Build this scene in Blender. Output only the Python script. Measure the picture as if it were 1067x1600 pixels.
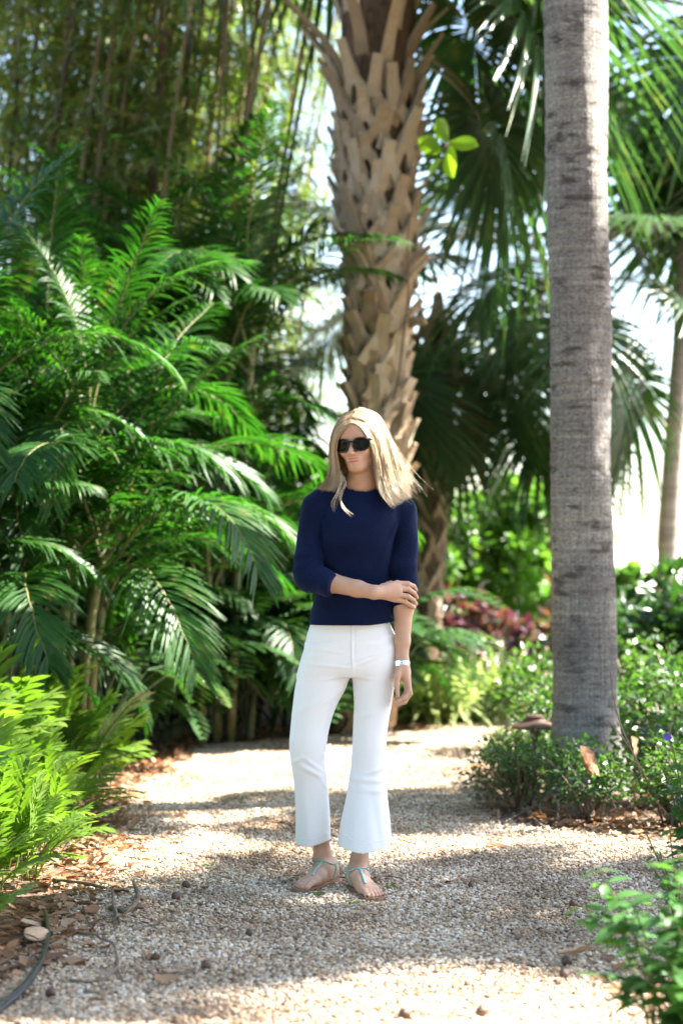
import bpy, math, random
import numpy as np
from mathutils import Vector, Matrix, Euler
from mathutils.bvhtree import BVHTree

for o in list(bpy.data.objects):
    bpy.data.objects.remove(o)
scene = bpy.context.scene
COL = scene.collection
R = math.radians
rng = np.random.default_rng(11)
random.seed(11)

# ------------------------------------------------------------------ camera, sky, sun, exposure
CAM_Z = 1.25                 # eye height; horizon sits at row 854 of the 1600 row photograph
FPX = 3111.0                 # focal length in photograph pixels (70 mm on a 36 mm tall frame)
cam = bpy.data.cameras.new('camera')
cam.sensor_fit = 'VERTICAL'
cam.sensor_height = 36.0
cam.sensor_width = 24.0
cam.lens = 70.0
cam.shift_y = 54.0 / 1600.0
cam.clip_end = 3000
cam.clip_start = 0.05
cam.dof.use_dof = True
cam.dof.focus_distance = 7.22
cam.dof.aperture_fstop = 2.0
camo = bpy.data.objects.new('camera', cam)
camo.location = (0, 0, CAM_Z)
camo.rotation_euler = (R(90), 0, 0)
COL.objects.link(camo)
scene.camera = camo

SUN = Vector((0.66, 0.17, 0.70)).normalized()      # towards the sun: behind, to the right, high
elev = math.asin(SUN.z)
world = bpy.data.worlds.new('World')
scene.world = world
world.use_nodes = True
nt = world.node_tree
nt.nodes.clear()
sky = nt.nodes.new('ShaderNodeTexSky')
sky.sky_type = 'NISHITA'
sky.sun_disc = False
sky.sun_elevation = elev
sky.sun_rotation = math.atan2(SUN.x, SUN.y)
sky.air_density = 1.0
sky.dust_density = 1.2
sky.ozone_density = 1.0
bg = nt.nodes.new('ShaderNodeBackground')
bg.inputs['Strength'].default_value = 0.075
wo = nt.nodes.new('ShaderNodeOutputWorld')
nt.links.new(sky.outputs[0], bg.inputs['Color'])
nt.links.new(bg.outputs[0], wo.inputs['Surface'])

sl = bpy.data.lights.new('sun', 'SUN')
sl.energy = 5.0
sl.angle = R(0.53)
sl.color = (1.0, 0.95, 0.86)
so = bpy.data.objects.new('sun', sl)
so.rotation_euler = SUN.to_track_quat('Z', 'Y').to_euler()
so.location = (6, 6, 12)
COL.objects.link(so)

scene.view_settings.view_transform = 'Standard'
scene.view_settings.look = 'None'
scene.view_settings.gamma = 1.0
scene.view_settings.use_curve_mapping = False
scene.view_settings.exposure = 3.0
scene.render.engine = 'CYCLES'
scene.cycles.max_bounces = 6
scene.cycles.diffuse_bounces = 3
scene.cycles.glossy_bounces = 3
scene.cycles.transmission_bounces = 5
scene.cycles.transparent_max_bounces = 6

# ------------------------------------------------------------------ helpers
def at(px, py, Y):
    """point of the place seen at photograph column px, row py, Y metres ahead"""
    return np.array(((px - 533.5) / FPX * Y, Y, CAM_Z - (py - 854) / FPX * Y))
def gnd(px, py):
    Y = CAM_Z * FPX / (py - 854.0)
    return np.array(((px - 533.5) / FPX * Y, Y, 0.0))
def nrm(v):
    v = np.asarray(v, float)
    return v / (np.linalg.norm(v, axis=-1, keepdims=True) + 1e-12)
def A(*r):
    return np.array(r, float)

def mkmesh(name, V, quads=None, tris=None, tint=None, smooth=True, mat=None):
    me = bpy.data.meshes.new(name)
    V = np.asarray(V, np.float32)
    me.vertices.add(len(V))
    me.vertices.foreach_set('co', V.ravel())
    idx, starts, off = [], [], 0
    if quads is not None and len(quads):
        q = np.asarray(quads, np.int32)
        idx.append(q.ravel()); starts.append(np.arange(len(q)) * 4 + off); off += q.size
    if tris is not None and len(tris):
        t = np.asarray(tris, np.int32)
        idx.append(t.ravel()); starts.append(np.arange(len(t)) * 3 + off); off += t.size
    idx = np.concatenate(idx).astype(np.int32)
    starts = np.concatenate(starts).astype(np.int32)
    me.loops.add(len(idx))
    me.loops.foreach_set('vertex_index', idx)
    me.polygons.add(len(starts))
    me.polygons.foreach_set('loop_start', starts)
    me.update(calc_edges=True)
    me.polygons.foreach_set('use_smooth', np.full(len(starts), smooth, bool))
    if tint is not None:
        a = me.attributes.new('tint', 'FLOAT', 'POINT')
        a.data.foreach_set('value', np.asarray(tint, np.float32))
    if mat is not None:
        me.materials.append(mat)
    return me

class Geo:
    def __init__(self):
        self.V, self.Q, self.T, self.C, self.n = [], [], [], [], 0
    def add(self, V, Q=None, T=None, tint=0.5):
        V = np.asarray(V, float).reshape(-1, 3)
        if Q is not None and len(Q): self.Q.append(np.asarray(Q) + self.n)
        if T is not None and len(T): self.T.append(np.asarray(T) + self.n)
        self.V.append(V)
        c = np.asarray(tint, float)
        self.C.append(np.full(len(V), float(c)) if c.ndim == 0 else c)
        self.n += len(V)
        return self
    def tube(self, pts, rad, n=6, tint=0.5, cap=True, flat=1.0):
        P = np.asarray(pts, float)
        m = len(P)
        rad = np.broadcast_to(np.asarray(rad, float), (m,))
        T = nrm(np.gradient(P, axis=0))
        ref = A(0, 0, 1) if abs(T[0][2]) < 0.9 else A(1, 0, 0)
        S = np.zeros_like(P); U = np.zeros_like(P)
        u = ref
        for i in range(m):
            s = nrm(np.cross(T[i], u)); u = nrm(np.cross(s, T[i]))
            S[i], U[i] = s, u
        a = np.arange(n) * 2 * math.pi / n
        V = P[:, None] + rad[:, None, None] * (np.cos(a)[None, :, None] * S[:, None] + flat * np.sin(a)[None, :, None] * U[:, None])
        i, j = np.meshgrid(np.arange(m - 1), np.arange(n), indexing='ij')
        j2 = (j + 1) % n
        Q = np.stack([i * n + j, i * n + j2, (i + 1) * n + j2, (i + 1) * n + j], -1).reshape(-1, 4)
        V = V.reshape(-1, 3)
        T3 = None
        if cap:
            V = np.vstack([V, P[0], P[-1]])
            k = m * n
            jj = np.arange(n); j2 = (jj + 1) % n
            T3 = np.vstack([np.stack([np.full(n, k), j2, jj], -1),
                            np.stack([np.full(n, k + 1), (m - 1) * n + jj, (m - 1) * n + j2], -1)])
        tn = np.asarray(tint, float)
        if tn.ndim == 1:
            tn = np.repeat(tn, n)
            if cap: tn = np.concatenate([tn, [tn[0], tn[-1]]])
        return self.add(V, Q, T3, tn)
    def plank(self, pts, wid, thick, wdir, tint=0.5):
        """rectangular section swept along pts, wide side along wdir"""
        P = np.asarray(pts, float); m = len(P)
        wid = np.broadcast_to(np.asarray(wid, float), (m,)); th = np.broadcast_to(np.asarray(thick, float), (m,))
        T = nrm(np.gradient(P, axis=0))
        W = np.broadcast_to(np.asarray(wdir, float), (m, 3))
        W = nrm(W - T * np.sum(W * T, 1, keepdims=True)); N = np.cross(T, W)
        V = np.stack([P + a * W * wid[:, None] / 2 + b * N * th[:, None] / 2 for a, b in ((-1, -1), (1, -1), (1, 1), (-1, 1))], 1).reshape(-1, 3)
        i, j = np.meshgrid(np.arange(m - 1), np.arange(4), indexing='ij'); j2 = (j + 1) % 4
        Q = np.stack([i * 4 + j, i * 4 + j2, (i + 1) * 4 + j2, (i + 1) * 4 + j], -1).reshape(-1, 4)
        e = (m - 1) * 4
        Q = np.vstack([Q, [[3, 2, 1, 0], [e, e + 1, e + 2, e + 3]]])
        return self.add(V, Q, None, tint)
    def leaves(self, B, D, U, L, W, prof=(0.1, 1, 0.75, 0.05), bend=0.2, fold=0.25, tint=None, grav=None):
        """N blades: base B, direction D, upper side U, length L, half width W; prof = width along the blade"""
        B = np.atleast_2d(np.asarray(B, float)); N = len(B)
        D = nrm(np.broadcast_to(np.asarray(D, float), (N, 3)))
        U = np.broadcast_to(np.asarray(U, float), (N, 3))
        U = nrm(U - D * np.sum(U * D, 1, keepdims=True))
        S = np.cross(D, U)
        L = np.broadcast_to(np.asarray(L, float), (N,)); W = np.broadcast_to(np.asarray(W, float), (N,))
        bend = np.broadcast_to(np.asarray(bend, float), (N,))
        K = len(prof); t = np.linspace(0, 1, K)
        g = -U if grav is None else np.broadcast_to(np.asarray(grav, float), (N, 3))
        C = B[:, None] + D[:, None] * (L[:, None] * t)[..., None] + g[:, None] * (bend[:, None] * L[:, None] * t ** 2)[..., None]
        w = W[:, None] * np.asarray(prof)[None]
        up = U[:, None] * (w * fold)[..., None]
        V = np.stack([C - S[:, None] * w[..., None] + up, C, C + S[:, None] * w[..., None] + up], 2)   # N,K,3,3
        V = V.reshape(-1, 3)
        n, k, c = np.meshgrid(np.arange(N), np.arange(K - 1), np.arange(2), indexing='ij')
        b = n * K * 3 + k * 3 + c
        Q = np.stack([b, b + 1, b + 4, b + 3], -1).reshape(-1, 4)
        if tint is None: tint = rng.random(N)
        return self.add(V, Q, None, np.repeat(np.broadcast_to(tint, (N,)), K * 3))
    def diamonds(self, B, D, U, L, W, fold=0.2, tint=None):
        """N small leaves of two triangles each"""
        B = np.atleast_2d(np.asarray(B, float)); N = len(B)
        D = nrm(np.broadcast_to(np.asarray(D, float), (N, 3))); U = np.broadcast_to(np.asarray(U, float), (N, 3))
        U = nrm(U - D * np.sum(U * D, 1, keepdims=True)); S = np.cross(D, U)
        L = np.broadcast_to(np.asarray(L, float), (N,))[:, None]; W = np.broadcast_to(np.asarray(W, float), (N,))[:, None]
        V = np.stack([B, B + D * L * .45 - S * W + U * W * fold, B + D * L, B + D * L * .45 + S * W + U * W * fold], 1).reshape(-1, 3)
        b = np.arange(N) * 4
        T = np.vstack([np.stack([b, b + 2, b + 1], -1), np.stack([b, b + 3, b + 2], -1)])
        if tint is None: tint = rng.random(N)
        return self.add(V, None, T, np.repeat(np.broadcast_to(tint, (N,)), 4))
    def mesh(self, name, mat, smooth=True):
        return mkmesh(name, np.vstack(self.V), np.vstack(self.Q) if self.Q else None, np.vstack(self.T) if self.T else None,
                      np.concatenate(self.C), smooth, mat)

def link(name, data, parent=None, loc=(0, 0, 0), rot=(0, 0, 0), scale=(1, 1, 1)):
    o = bpy.data.objects.new(name, data)
    COL.objects.link(o)
    o.location = tuple(float(v) for v in loc); o.rotation_euler = tuple(float(v) for v in rot)
    o.scale = (scale,) * 3 if np.isscalar(scale) else tuple(float(v) for v in scale)
    if parent is not None: o.parent = parent
    return o
def tag(o, label, cat, group=None, kind=None):
    if label: o['label'] = label
    if cat: o['category'] = cat
    if group: o['group'] = group
    if kind: o['kind'] = kind
    return o
def thing(name, label, cat, loc=(0, 0, 0), rotz=0, group=None):
    o = link(name, None, None, loc, (0, 0, rotz))
    o.empty_display_size = 0.1
    return tag(o, label, cat, group)
def hermite(x, xs, ys):
    """smooth interpolation through (xs, ys)"""
    xs = np.asarray(xs, float); ys = np.asarray(ys, float)
    if xs[0] > xs[-1]: xs, ys = xs[::-1], ys[::-1]
    m = np.gradient(ys, xs)
    x = np.clip(x, xs[0], xs[-1])
    i = np.clip(np.searchsorted(xs, x) - 1, 0, len(xs) - 2)
    h = xs[i + 1] - xs[i]; t = (x - xs[i]) / h
    return ((2 * t**3 - 3 * t**2 + 1) * ys[i] + (t**3 - 2 * t**2 + t) * h * m[i] + (-2 * t**3 + 3 * t**2) * ys[i + 1] + (t**3 - t**2) * h * m[i + 1])
def curve(pts, n):
    P = np.asarray(pts, float)
    d = np.concatenate([[0], np.cumsum(np.linalg.norm(np.diff(P, axis=0), axis=1))])
    x = np.linspace(0, d[-1], n)
    return np.stack([hermite(x, d, P[:, k]) for k in range(3)], 1)
def randdirs(n, zmin=-1, zmax=1):
    z = rng.uniform(zmin, zmax, n); a = rng.uniform(0, 2 * math.pi, n); s = np.sqrt(np.maximum(0, 1 - z * z))
    return np.stack([s * np.cos(a), s * np.sin(a), z], 1)

# ------------------------------------------------------------------ materials
def newmat(name):
    m = bpy.data.materials.new(name); m.use_nodes = True
    n = m.node_tree.nodes; n.clear()
    return m, n, m.node_tree.links
def ramp(n, stops):
    r = n.new('ShaderNodeValToRGB'); e = r.color_ramp.elements
    while len(e) < len(stops): e.new(0.5)
    for k, (p, c) in enumerate(stops):
        e[k].position = p; e[k].color = (*c, 1)
    return r
def leafmat(name, stops, trans=0.35, rough=0.4, tcol=(1.5, 1.9, 0.6), spec=0.5, objvar=0.35, wear=(.17, .15, .05)):
    m, n, l = newmat(name)
    at_ = n.new('ShaderNodeAttribute'); at_.attribute_name = 'tint'
    oi = n.new('ShaderNodeObjectInfo')
    ma = n.new('ShaderNodeMath'); ma.operation = 'MULTIPLY_ADD'
    ma.inputs[1].default_value = objvar; l.new(oi.outputs['Random'], ma.inputs[0])
    mb = n.new('ShaderNodeMath'); mb.operation = 'MULTIPLY'; mb.inputs[1].default_value = 1 - objvar
    l.new(at_.outputs['Fac'], mb.inputs[0]); l.new(mb.outputs[0], ma.inputs[2])
    r = ramp(n, stops); l.new(ma.outputs[0], r.inputs[0])
    p = n.new('ShaderNodeBsdfPrincipled'); p.inputs['Roughness'].default_value = rough
    p.inputs['Specular IOR Level'].default_value = spec
    wz = n.new('ShaderNodeTexNoise'); wz.inputs['Scale'].default_value = 7; wz.inputs['Detail'].default_value = 3      # browned and yellowed spots
    wr = ramp(n, [(.60, (0, 0, 0)), (.74, (.7, .7, .7))]); l.new(wz.outputs[0], wr.inputs[0])
    wm = n.new('ShaderNodeMix'); wm.data_type = 'RGBA'; l.new(wr.outputs[0], wm.inputs[0]); l.new(r.outputs[0], wm.inputs[6]); wm.inputs[7].default_value = (*wear, 1)
    col = wm.outputs[2]
    l.new(col, p.inputs['Base Color'])
    nz = n.new('ShaderNodeTexNoise'); nz.inputs['Scale'].default_value = 60
    bp = n.new('ShaderNodeBump'); bp.inputs['Strength'].default_value = 0.15; bp.inputs['Distance'].default_value = 0.01
    l.new(nz.outputs[0], bp.inputs['Height']); l.new(bp.outputs[0], p.inputs['Normal'])
    mx = n.new('ShaderNodeMix'); mx.data_type = 'RGBA'; mx.blend_type = 'MULTIPLY'; mx.inputs[0].default_value = 1
    l.new(col, mx.inputs[6]); mx.inputs[7].default_value = (*tcol, 1)
    t = n.new('ShaderNodeBsdfTranslucent'); l.new(mx.outputs[2], t.inputs[0])
    ms = n.new('ShaderNodeMixShader'); ms.inputs[0].default_value = trans
    o = n.new('ShaderNodeOutputMaterial')
    l.new(p.outputs[0], ms.inputs[1]); l.new(t.outputs[0], ms.inputs[2]); l.new(ms.outputs[0], o.inputs[0])
    return m
def surfmat(name, stops, scale=8.0, detail=6, rough=0.8, bump=0.3, bdist=0.01, spec=0.3, stretch=(1, 1, 1), tintmix=0.0, objvar=0.0, sheen=0.0, sss=0.0, metallic=0.0):
    m, n, l = newmat(name)
    tc = n.new('ShaderNodeTexCoord'); mp = n.new('ShaderNodeMapping'); mp.inputs['Scale'].default_value = stretch
    l.new(tc.outputs['Object'], mp.inputs[0])
    nz = n.new('ShaderNodeTexNoise'); nz.inputs['Scale'].default_value = scale; nz.inputs['Detail'].default_value = detail
    nz.inputs['Roughness'].default_value = 0.65
    l.new(mp.outputs[0], nz.inputs['Vector'])
    fac = nz.outputs[0]
    if tintmix:
        a = n.new('ShaderNodeAttribute'); a.attribute_name = 'tint'
        mm = n.new('ShaderNodeMix'); mm.inputs[0].default_value = tintmix
        l.new(fac, mm.inputs[2]); l.new(a.outputs['Fac'], mm.inputs[3]); fac = mm.outputs[0]
    if objvar:
        oi = n.new('ShaderNodeObjectInfo'); mm = n.new('ShaderNodeMix'); mm.inputs[0].default_value = objvar
        l.new(fac, mm.inputs[2]); l.new(oi.outputs['Random'], mm.inputs[3]); fac = mm.outputs[0]
    r = ramp(n, stops); l.new(fac, r.inputs[0])
    p = n.new('ShaderNodeBsdfPrincipled'); p.inputs['Roughness'].default_value = rough
    p.inputs['Specular IOR Level'].default_value = spec; p.inputs['Metallic'].default_value = metallic
    p.inputs['Sheen Weight'].default_value = sheen
    if sss:
        p.inputs['Subsurface Weight'].default_value = sss; p.inputs['Subsurface Radius'].default_value = (1, 0.35, 0.2); p.inputs['Subsurface Scale'].default_value = 0.012
    l.new(r.outputs[0], p.inputs['Base Color'])
    if bump:
        b = n.new('ShaderNodeBump'); b.inputs['Strength'].default_value = bump; b.inputs['Distance'].default_value = bdist
        l.new(nz.outputs[0], b.inputs['Height']); l.new(b.outputs[0], p.inputs['Normal'])
    o = n.new('ShaderNodeOutputMaterial'); l.new(p.outputs[0], o.inputs[0])
    return m

M = {}
M['areca'] = leafmat('areca_leaf', [(0, (.010, .040, .008)), (.45, (.024, .082, .013)), (.8, (.055, .135, .024)), (.93, (.12, .17, .035)), (1, (.22, .17, .07))], .38, .44, spec=.35, tcol=(1.5, 2.1, .6))
M['areca_stem'] = surfmat('areca_stem', [(.3, (.10, .13, .04)), (.7, (.24, .21, .09))], 10, stretch=(1, 1, 4), rough=.5)
M['fan'] = leafmat('fan_leaf', [(0, (.022, .055, .022)), (.6, (.045, .095, .035)), (1, (.085, .13, .05))], .3, .36, tcol=(1.5, 1.9, .7))
M['fan_dead'] = leafmat('dead_fan_leaf', [(0, (.15, .10, .06)), (1, (.36, .26, .17))], .3, .7, tcol=(1.2, 1, .8))
M['petiole'] = surfmat('petiole', [(.3, (.13, .12, .05)), (.7, (.25, .20, .10))], 6, rough=.55)
M['boot'] = surfmat('boot', [(.15, (.23, .155, .10)), (.5, (.43, .32, .205)), (.85, (.58, .48, .36))], 9, stretch=(6, 6, 1), rough=.85, bump=.6, objvar=.45)
M['trunk_dark'] = surfmat('palm_fibre', [(.3, (.05, .03, .018)), (.7, (.17, .105, .062))], 14, stretch=(3, 3, 1), bump=.8)
M['fern'] = leafmat('fern_leaf', [(0, (.06, .135, .018)), (.5, (.115, .205, .03)), (.85, (.18, .26, .05)), (1, (.26, .29, .08))], .44, .35, tcol=(1.5, 1.7, .5))
M['fern_stem'] = surfmat('fern_stem', [(.3, (.06, .09, .02)), (.7, (.12, .13, .04))], 20)
M['cover'] = leafmat('groundcover_leaf', [(0, (.03, .075, .018)), (.6, (.06, .12, .03)), (1, (.13, .18, .06))], .35, .4)
M['dark_leaf'] = leafmat('dark_glossy_leaf', [(0, (.016, .05, .016)), (.6, (.034, .085, .025)), (1, (.07, .13, .04))], .25, .3, spec=.65)
M['hedge'] = leafmat('hedge_leaf', [(0, (.07, .15, .03)), (.6, (.13, .25, .05)), (1, (.24, .33, .09))], .42, .4)
M['croton'] = leafmat('croton_leaf', [(0, (.04, .012, .02)), (.25, (.10, .02, .03)), (.45, (.07, .035, .07)), (.55, (.05, .09, .03)), (.7, (.22, .05, .03)), (.85, (.07, .13, .03)), (1, (.16, .18, .06))], .35, .35, tcol=(1.6, 1.2, 1.0), objvar=.1)
M['grass'] = leafmat('border_grass_leaf', [(0, (.13, .21, .06)), (.5, (.28, .34, .13)), (1, (.55, .56, .36))], .4, .4, tcol=(1.3, 1.5, .7))
M['bamboo_leaf'] = leafmat('bamboo_leaf', [(0, (.05, .10, .022)), (.5, (.11, .165, .04)), (.8, (.22, .21, .07)), (1, (.36, .26, .12))], .48, .4)
M['culm'] = surfmat('bamboo_culm', [(.25, (.07, .045, .022)), (.5, (.2, .13, .06)), (.75, (.36, .26, .12))], 3, stretch=(1, 1, .4), rough=.45, bump=.1, objvar=.6)
M['twig'] = surfmat('twig_bark', [(.3, (.10, .07, .05)), (.7, (.26, .2, .15))], 30, bump=.6)
M['dry_leaf'] = leafmat('dry_leaf', [(0, (.13, .06, .03)), (.5, (.3, .16, .08)), (.85, (.42, .29, .18)), (1, (.5, .42, .32))], .2, .6, tcol=(1.3, 1.0, .7), objvar=.6)
M['porter'] = leafmat('porterweed_leaf', [(0, (.03, .10, .022)), (.6, (.055, .15, .035)), (1, (.13, .22, .06))], .35, .42)
M['sprig'] = leafmat('bright_round_leaf', [(0, (.10, .22, .02)), (1, (.2, .32, .04))], .55, .4, tcol=(1.4, 1.5, .4))
M['flower'] = leafmat('blue_flower', [(0, (.10, .07, .5)), (1, (.16, .11, .62))], .3, .6, tcol=(1.1, 1, 1.3))
M['orange'] = surfmat('orange_fruit', [(.3, (.7, .2, .02)), (.7, (.8, .3, .03))], 20, rough=.4)
M['nut'] = surfmat('nut_shell', [(.3, (.05, .025, .015)), (.7, (.13, .065, .035))], 25, rough=.35, spec=.5, objvar=.3)
M['edging'] = surfmat('black_edging', [(.3, (.012, .013, .016)), (.7, (.03, .032, .038))], 30, rough=.35, spec=.5, bump=.15)
M['lamp_metal'] = surfmat('brown_lamp_metal', [(.3, (.09, .05, .035)), (.7, (.17, .10, .07))], 20, rough=.6, bump=.2)
M['soil'] = surfmat('soil', [(.25, (.05, .034, .022)), (.5, (.13, .085, .055)), (.75, (.27, .19, .13))], 14, detail=10, rough=.95, bump=.9, bdist=.03)
SHADE = [(5.85, 8.35, 5.5, 30, .78), (7.3, 8.5, 6.5, 28, .55), (5.5, 10.7, 6.0, 24, .55), (4.5, 7.3, 6.0, 26, .5)]
CAN = [(0.3, -3.0, 2.2, 1.2), (-4.2, 0.5, 2.0, 1.2), (4.6, -0.5, 2.2, 1.1), (-5.6, 5.5, 2.6, 1.1)]
# ------------------------------------------------------------------ the ground and the gravel path
def sheet(name, poly, z, mat, sub=None):
    V = [(x, y, z) for x, y in poly]
    me = bpy.data.meshes.new(name); me.from_pydata(V, [], [list(range(len(V)))]); me.update(); me.materials.append(mat)
    return link(name, me)
g = sheet('ground', [(-1500, -300), (1500, -300), (1500, 2500), (-1500, 2500)], 0, M['soil']); g['kind'] = 'structure'

M['sand'] = surfmat('pale_sand', [(.3, (.5, .45, .37)), (.7, (.64, .59, .51))], 3, bump=.3)
sheet('sand_flat', [(-400, 21), (400, 21), (400, 900), (-400, 900)], 0.004, M['sand'])['kind'] = 'structure'

def gravelmat():
    m, n, l = newmat('gravel_bed')
    tc = n.new('ShaderNodeTexCoord')
    vo = n.new('ShaderNodeTexVoronoi'); vo.inputs['Scale'].default_value = 75
    l.new(tc.outputs['Object'], vo.inputs['Vector'])
    sep = n.new('ShaderNodeSeparateColor'); l.new(vo.outputs['Color'], sep.inputs[0])
    r = ramp(n, [(0, (.2, .12, .065)), (.3, (.38, .25, .14)), (.6, (.48, .37, .25)), (1, (.62, .54, .44))])
    l.new(sep.outputs[0], r.inputs[0])
    p = n.new('ShaderNodeBsdfPrincipled'); p.inputs['Roughness'].default_value = .8
    l.new(r.outputs[0], p.inputs['Base Color'])
    b = n.new('ShaderNodeBump'); b.invert = True; b.inputs['Strength'].default_value = 1; b.inputs['Distance'].default_value = .008
    l.new(vo.outputs['Distance'], b.inputs['Height']); l.new(b.outputs[0], p.inputs['Normal'])
    o = n.new('ShaderNodeOutputMaterial'); l.new(p.outputs[0], o.inputs[0])
    return m
PATH = [(-1.02, 4.0), (-.99, 5.2), (-.92, 6.3), (-.93, 7.2), (-.96, 8.2), (-1.06, 9.2), (-1.1, 10.2), (-1.0, 11.4), (-.94, 12.4), (-.5, 12.8), (-.1, 13.1),
        (.5, 13.6), (1.2, 14.4), (2.2, 15.0), (2.5, 14.0), (1.7, 13.0), (1.1, 12.0), (.86, 11.2), (.7, 10.2), (.62, 9.6), (.74, 9.0), (1.09, 8.55),
        (1.5, 8.3), (2.4, 8.1), (2.4, 6.5), (1.5, 6.0), (1.1, 5.3), (.95, 4.6), (.9, 4.0)]
sheet('gravel_path', PATH, 0.004, gravelmat())['kind'] = 'structure'
def inpoly(x, y, poly):
    ins = np.zeros(len(x), bool); j = len(poly) - 1
    for i in range(len(poly)):
        xi, yi = poly[i]; xj, yj = poly[j]
        c = ((yi > y) != (yj > y)) & (x < (xj - xi) * (y - yi) / (yj - yi + 1e-12) + xi)
        ins ^= c; j = i
    return ins
def pebblemat():
    m, n, l = newmat('pebble')
    oi = n.new('ShaderNodeObjectInfo')
    r = ramp(n, [(0, (.12, .085, .06)), (.1, (.30, .215, .145)), (.28, (.46, .30, .165)), (.45, (.58, .475, .35)), (.6, (.43, .37, .31)), (.8, (.66, .51, .35)), (1, (.80, .75, .68))])
    l.new(oi.outputs['Random'], r.inputs[0])
    ge = n.new('ShaderNodeNewGeometry'); dz = n.new('ShaderNodeTexNoise'); dz.inputs['Scale'].default_value = 2.2; dz.inputs['Detail'].default_value = 6; l.new(ge.outputs['Position'], dz.inputs['Vector'])
    dr = ramp(n, [(.32, (.52, .44, .36)), (.6, (1, 1, 1))]); l.new(dz.outputs[0], dr.inputs[0])      # dusty, trodden patches
    dm = n.new('ShaderNodeMix'); dm.data_type = 'RGBA'; dm.blend_type = 'MULTIPLY'; dm.inputs[0].default_value = 1; l.new(r.outputs[0], dm.inputs[6]); l.new(dr.outputs[0], dm.inputs[7])
    p = n.new('ShaderNodeBsdfPrincipled'); p.inputs['Roughness'].default_value = .6
    l.new(dm.outputs[2], p.inputs['Base Color'])
    o = n.new('ShaderNodeOutputMaterial'); l.new(p.outputs[0], o.inputs[0])
    return m
def pebbles():
    P = []
    for y0, y1, dens in ((4.3, 7.6, 7500), (7.6, 9.6, 6000), (9.6, 14.5, 3000)):
        x0, x1 = -1.25, 2.2
        n = int((x1 - x0) * (y1 - y0) * dens)
        x = rng.uniform(x0, x1, n); y = rng.uniform(y0, y1, n)
        lim = y * .1715 + .25
        k = inpoly(x + rng.normal(0, .05, n), y, PATH) & (np.abs(x) < lim)
        for a, b in ((gnd(521, 1377), gnd(467, 1396)), (gnd(553, 1388), gnd(587, 1410))):      # pressed flat under the sandals
            t = np.clip(((x - a[0]) * (b - a)[0] + (y - a[1]) * (b - a)[1]) / ((b - a) @ (b - a)), -.03, 1.03)
            k &= np.hypot(x - a[0] - t * (b - a)[0], y - a[1] - t * (b - a)[1]) > .043
        P.append(np.stack([x[k], y[k], rng.uniform(.003, .010, k.sum())], 1))
    P = np.vstack(P)
    me = bpy.data.meshes.new('gravel'); me.vertices.add(len(P)); me.vertices.foreach_set('co', P.astype(np.float32).ravel())
    me.update()
    me.materials.append(pebblemat())
    o = link('gravel', me); o['kind'] = 'stuff'
    tag(o, 'loose tan and white pebbles covering the garden path', 'gravel')
    ng = bpy.data.node_groups.new('gravel_scatter', 'GeometryNodeTree')
    ng.interface.new_socket('Geometry', in_out='INPUT', socket_type='NodeSocketGeometry')
    ng.interface.new_socket('Geometry', in_out='OUTPUT', socket_type='NodeSocketGeometry')
    N = ng.nodes; L = ng.links
    gi = N.new('NodeGroupInput'); go = N.new('NodeGroupOutput')
    ico = N.new('GeometryNodeMeshIcoSphere'); ico.inputs['Radius'].default_value = .0075; ico.inputs['Subdivisions'].default_value = 2
    nz = N.new('ShaderNodeTexNoise'); nz.inputs['Scale'].default_value = 120
    vs = N.new('ShaderNodeVectorMath'); vs.operation = 'SUBTRACT'; vs.inputs[1].default_value = (.5, .5, .5)
    vm = N.new('ShaderNodeVectorMath'); vm.operation = 'SCALE'; vm.inputs['Scale'].default_value = .009
    sp = N.new('GeometryNodeSetPosition')
    L.new(nz.outputs['Color'], vs.inputs[0]); L.new(vs.outputs[0], vm.inputs[0]); L.new(vm.outputs[0], sp.inputs['Offset'])
    L.new(ico.outputs[0], sp.inputs['Geometry'])
    sm = N.new('GeometryNodeSetMaterial'); sm.inputs['Material'].default_value = me.materials[0]
    L.new(sp.outputs[0], sm.inputs['Geometry'])
    iop = N.new('GeometryNodeInstanceOnPoints')
    mp = N.new('GeometryNodeMeshToPoints')
    L.new(gi.outputs[0], mp.inputs[0]); L.new(mp.outputs[0], iop.inputs['Points']); L.new(sm.outputs[0], iop.inputs['Instance'])
    rr = N.new('FunctionNodeRandomValue'); rr.data_type = 'FLOAT_VECTOR'
    rr.inputs['Min'].default_value = (-.5, -.5, 0); rr.inputs['Max'].default_value = (.5, .5, 6.28)
    rs = N.new('FunctionNodeRandomValue'); rs.data_type = 'FLOAT_VECTOR'
    rs.inputs['Min'].default_value = (.4, .35, .3); rs.inputs['Max'].default_value = (1.45, 1.2, .85)
    rs.inputs['Seed'].default_value = 5
    L.new(rr.outputs[0], iop.inputs['Rotation']); L.new(rs.outputs[0], iop.inputs['Scale'])
    L.new(iop.outputs[0], go.inputs[0])
    md = o.modifiers.new('scatter', 'NODES'); md.node_group = ng
pebbles()

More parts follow.
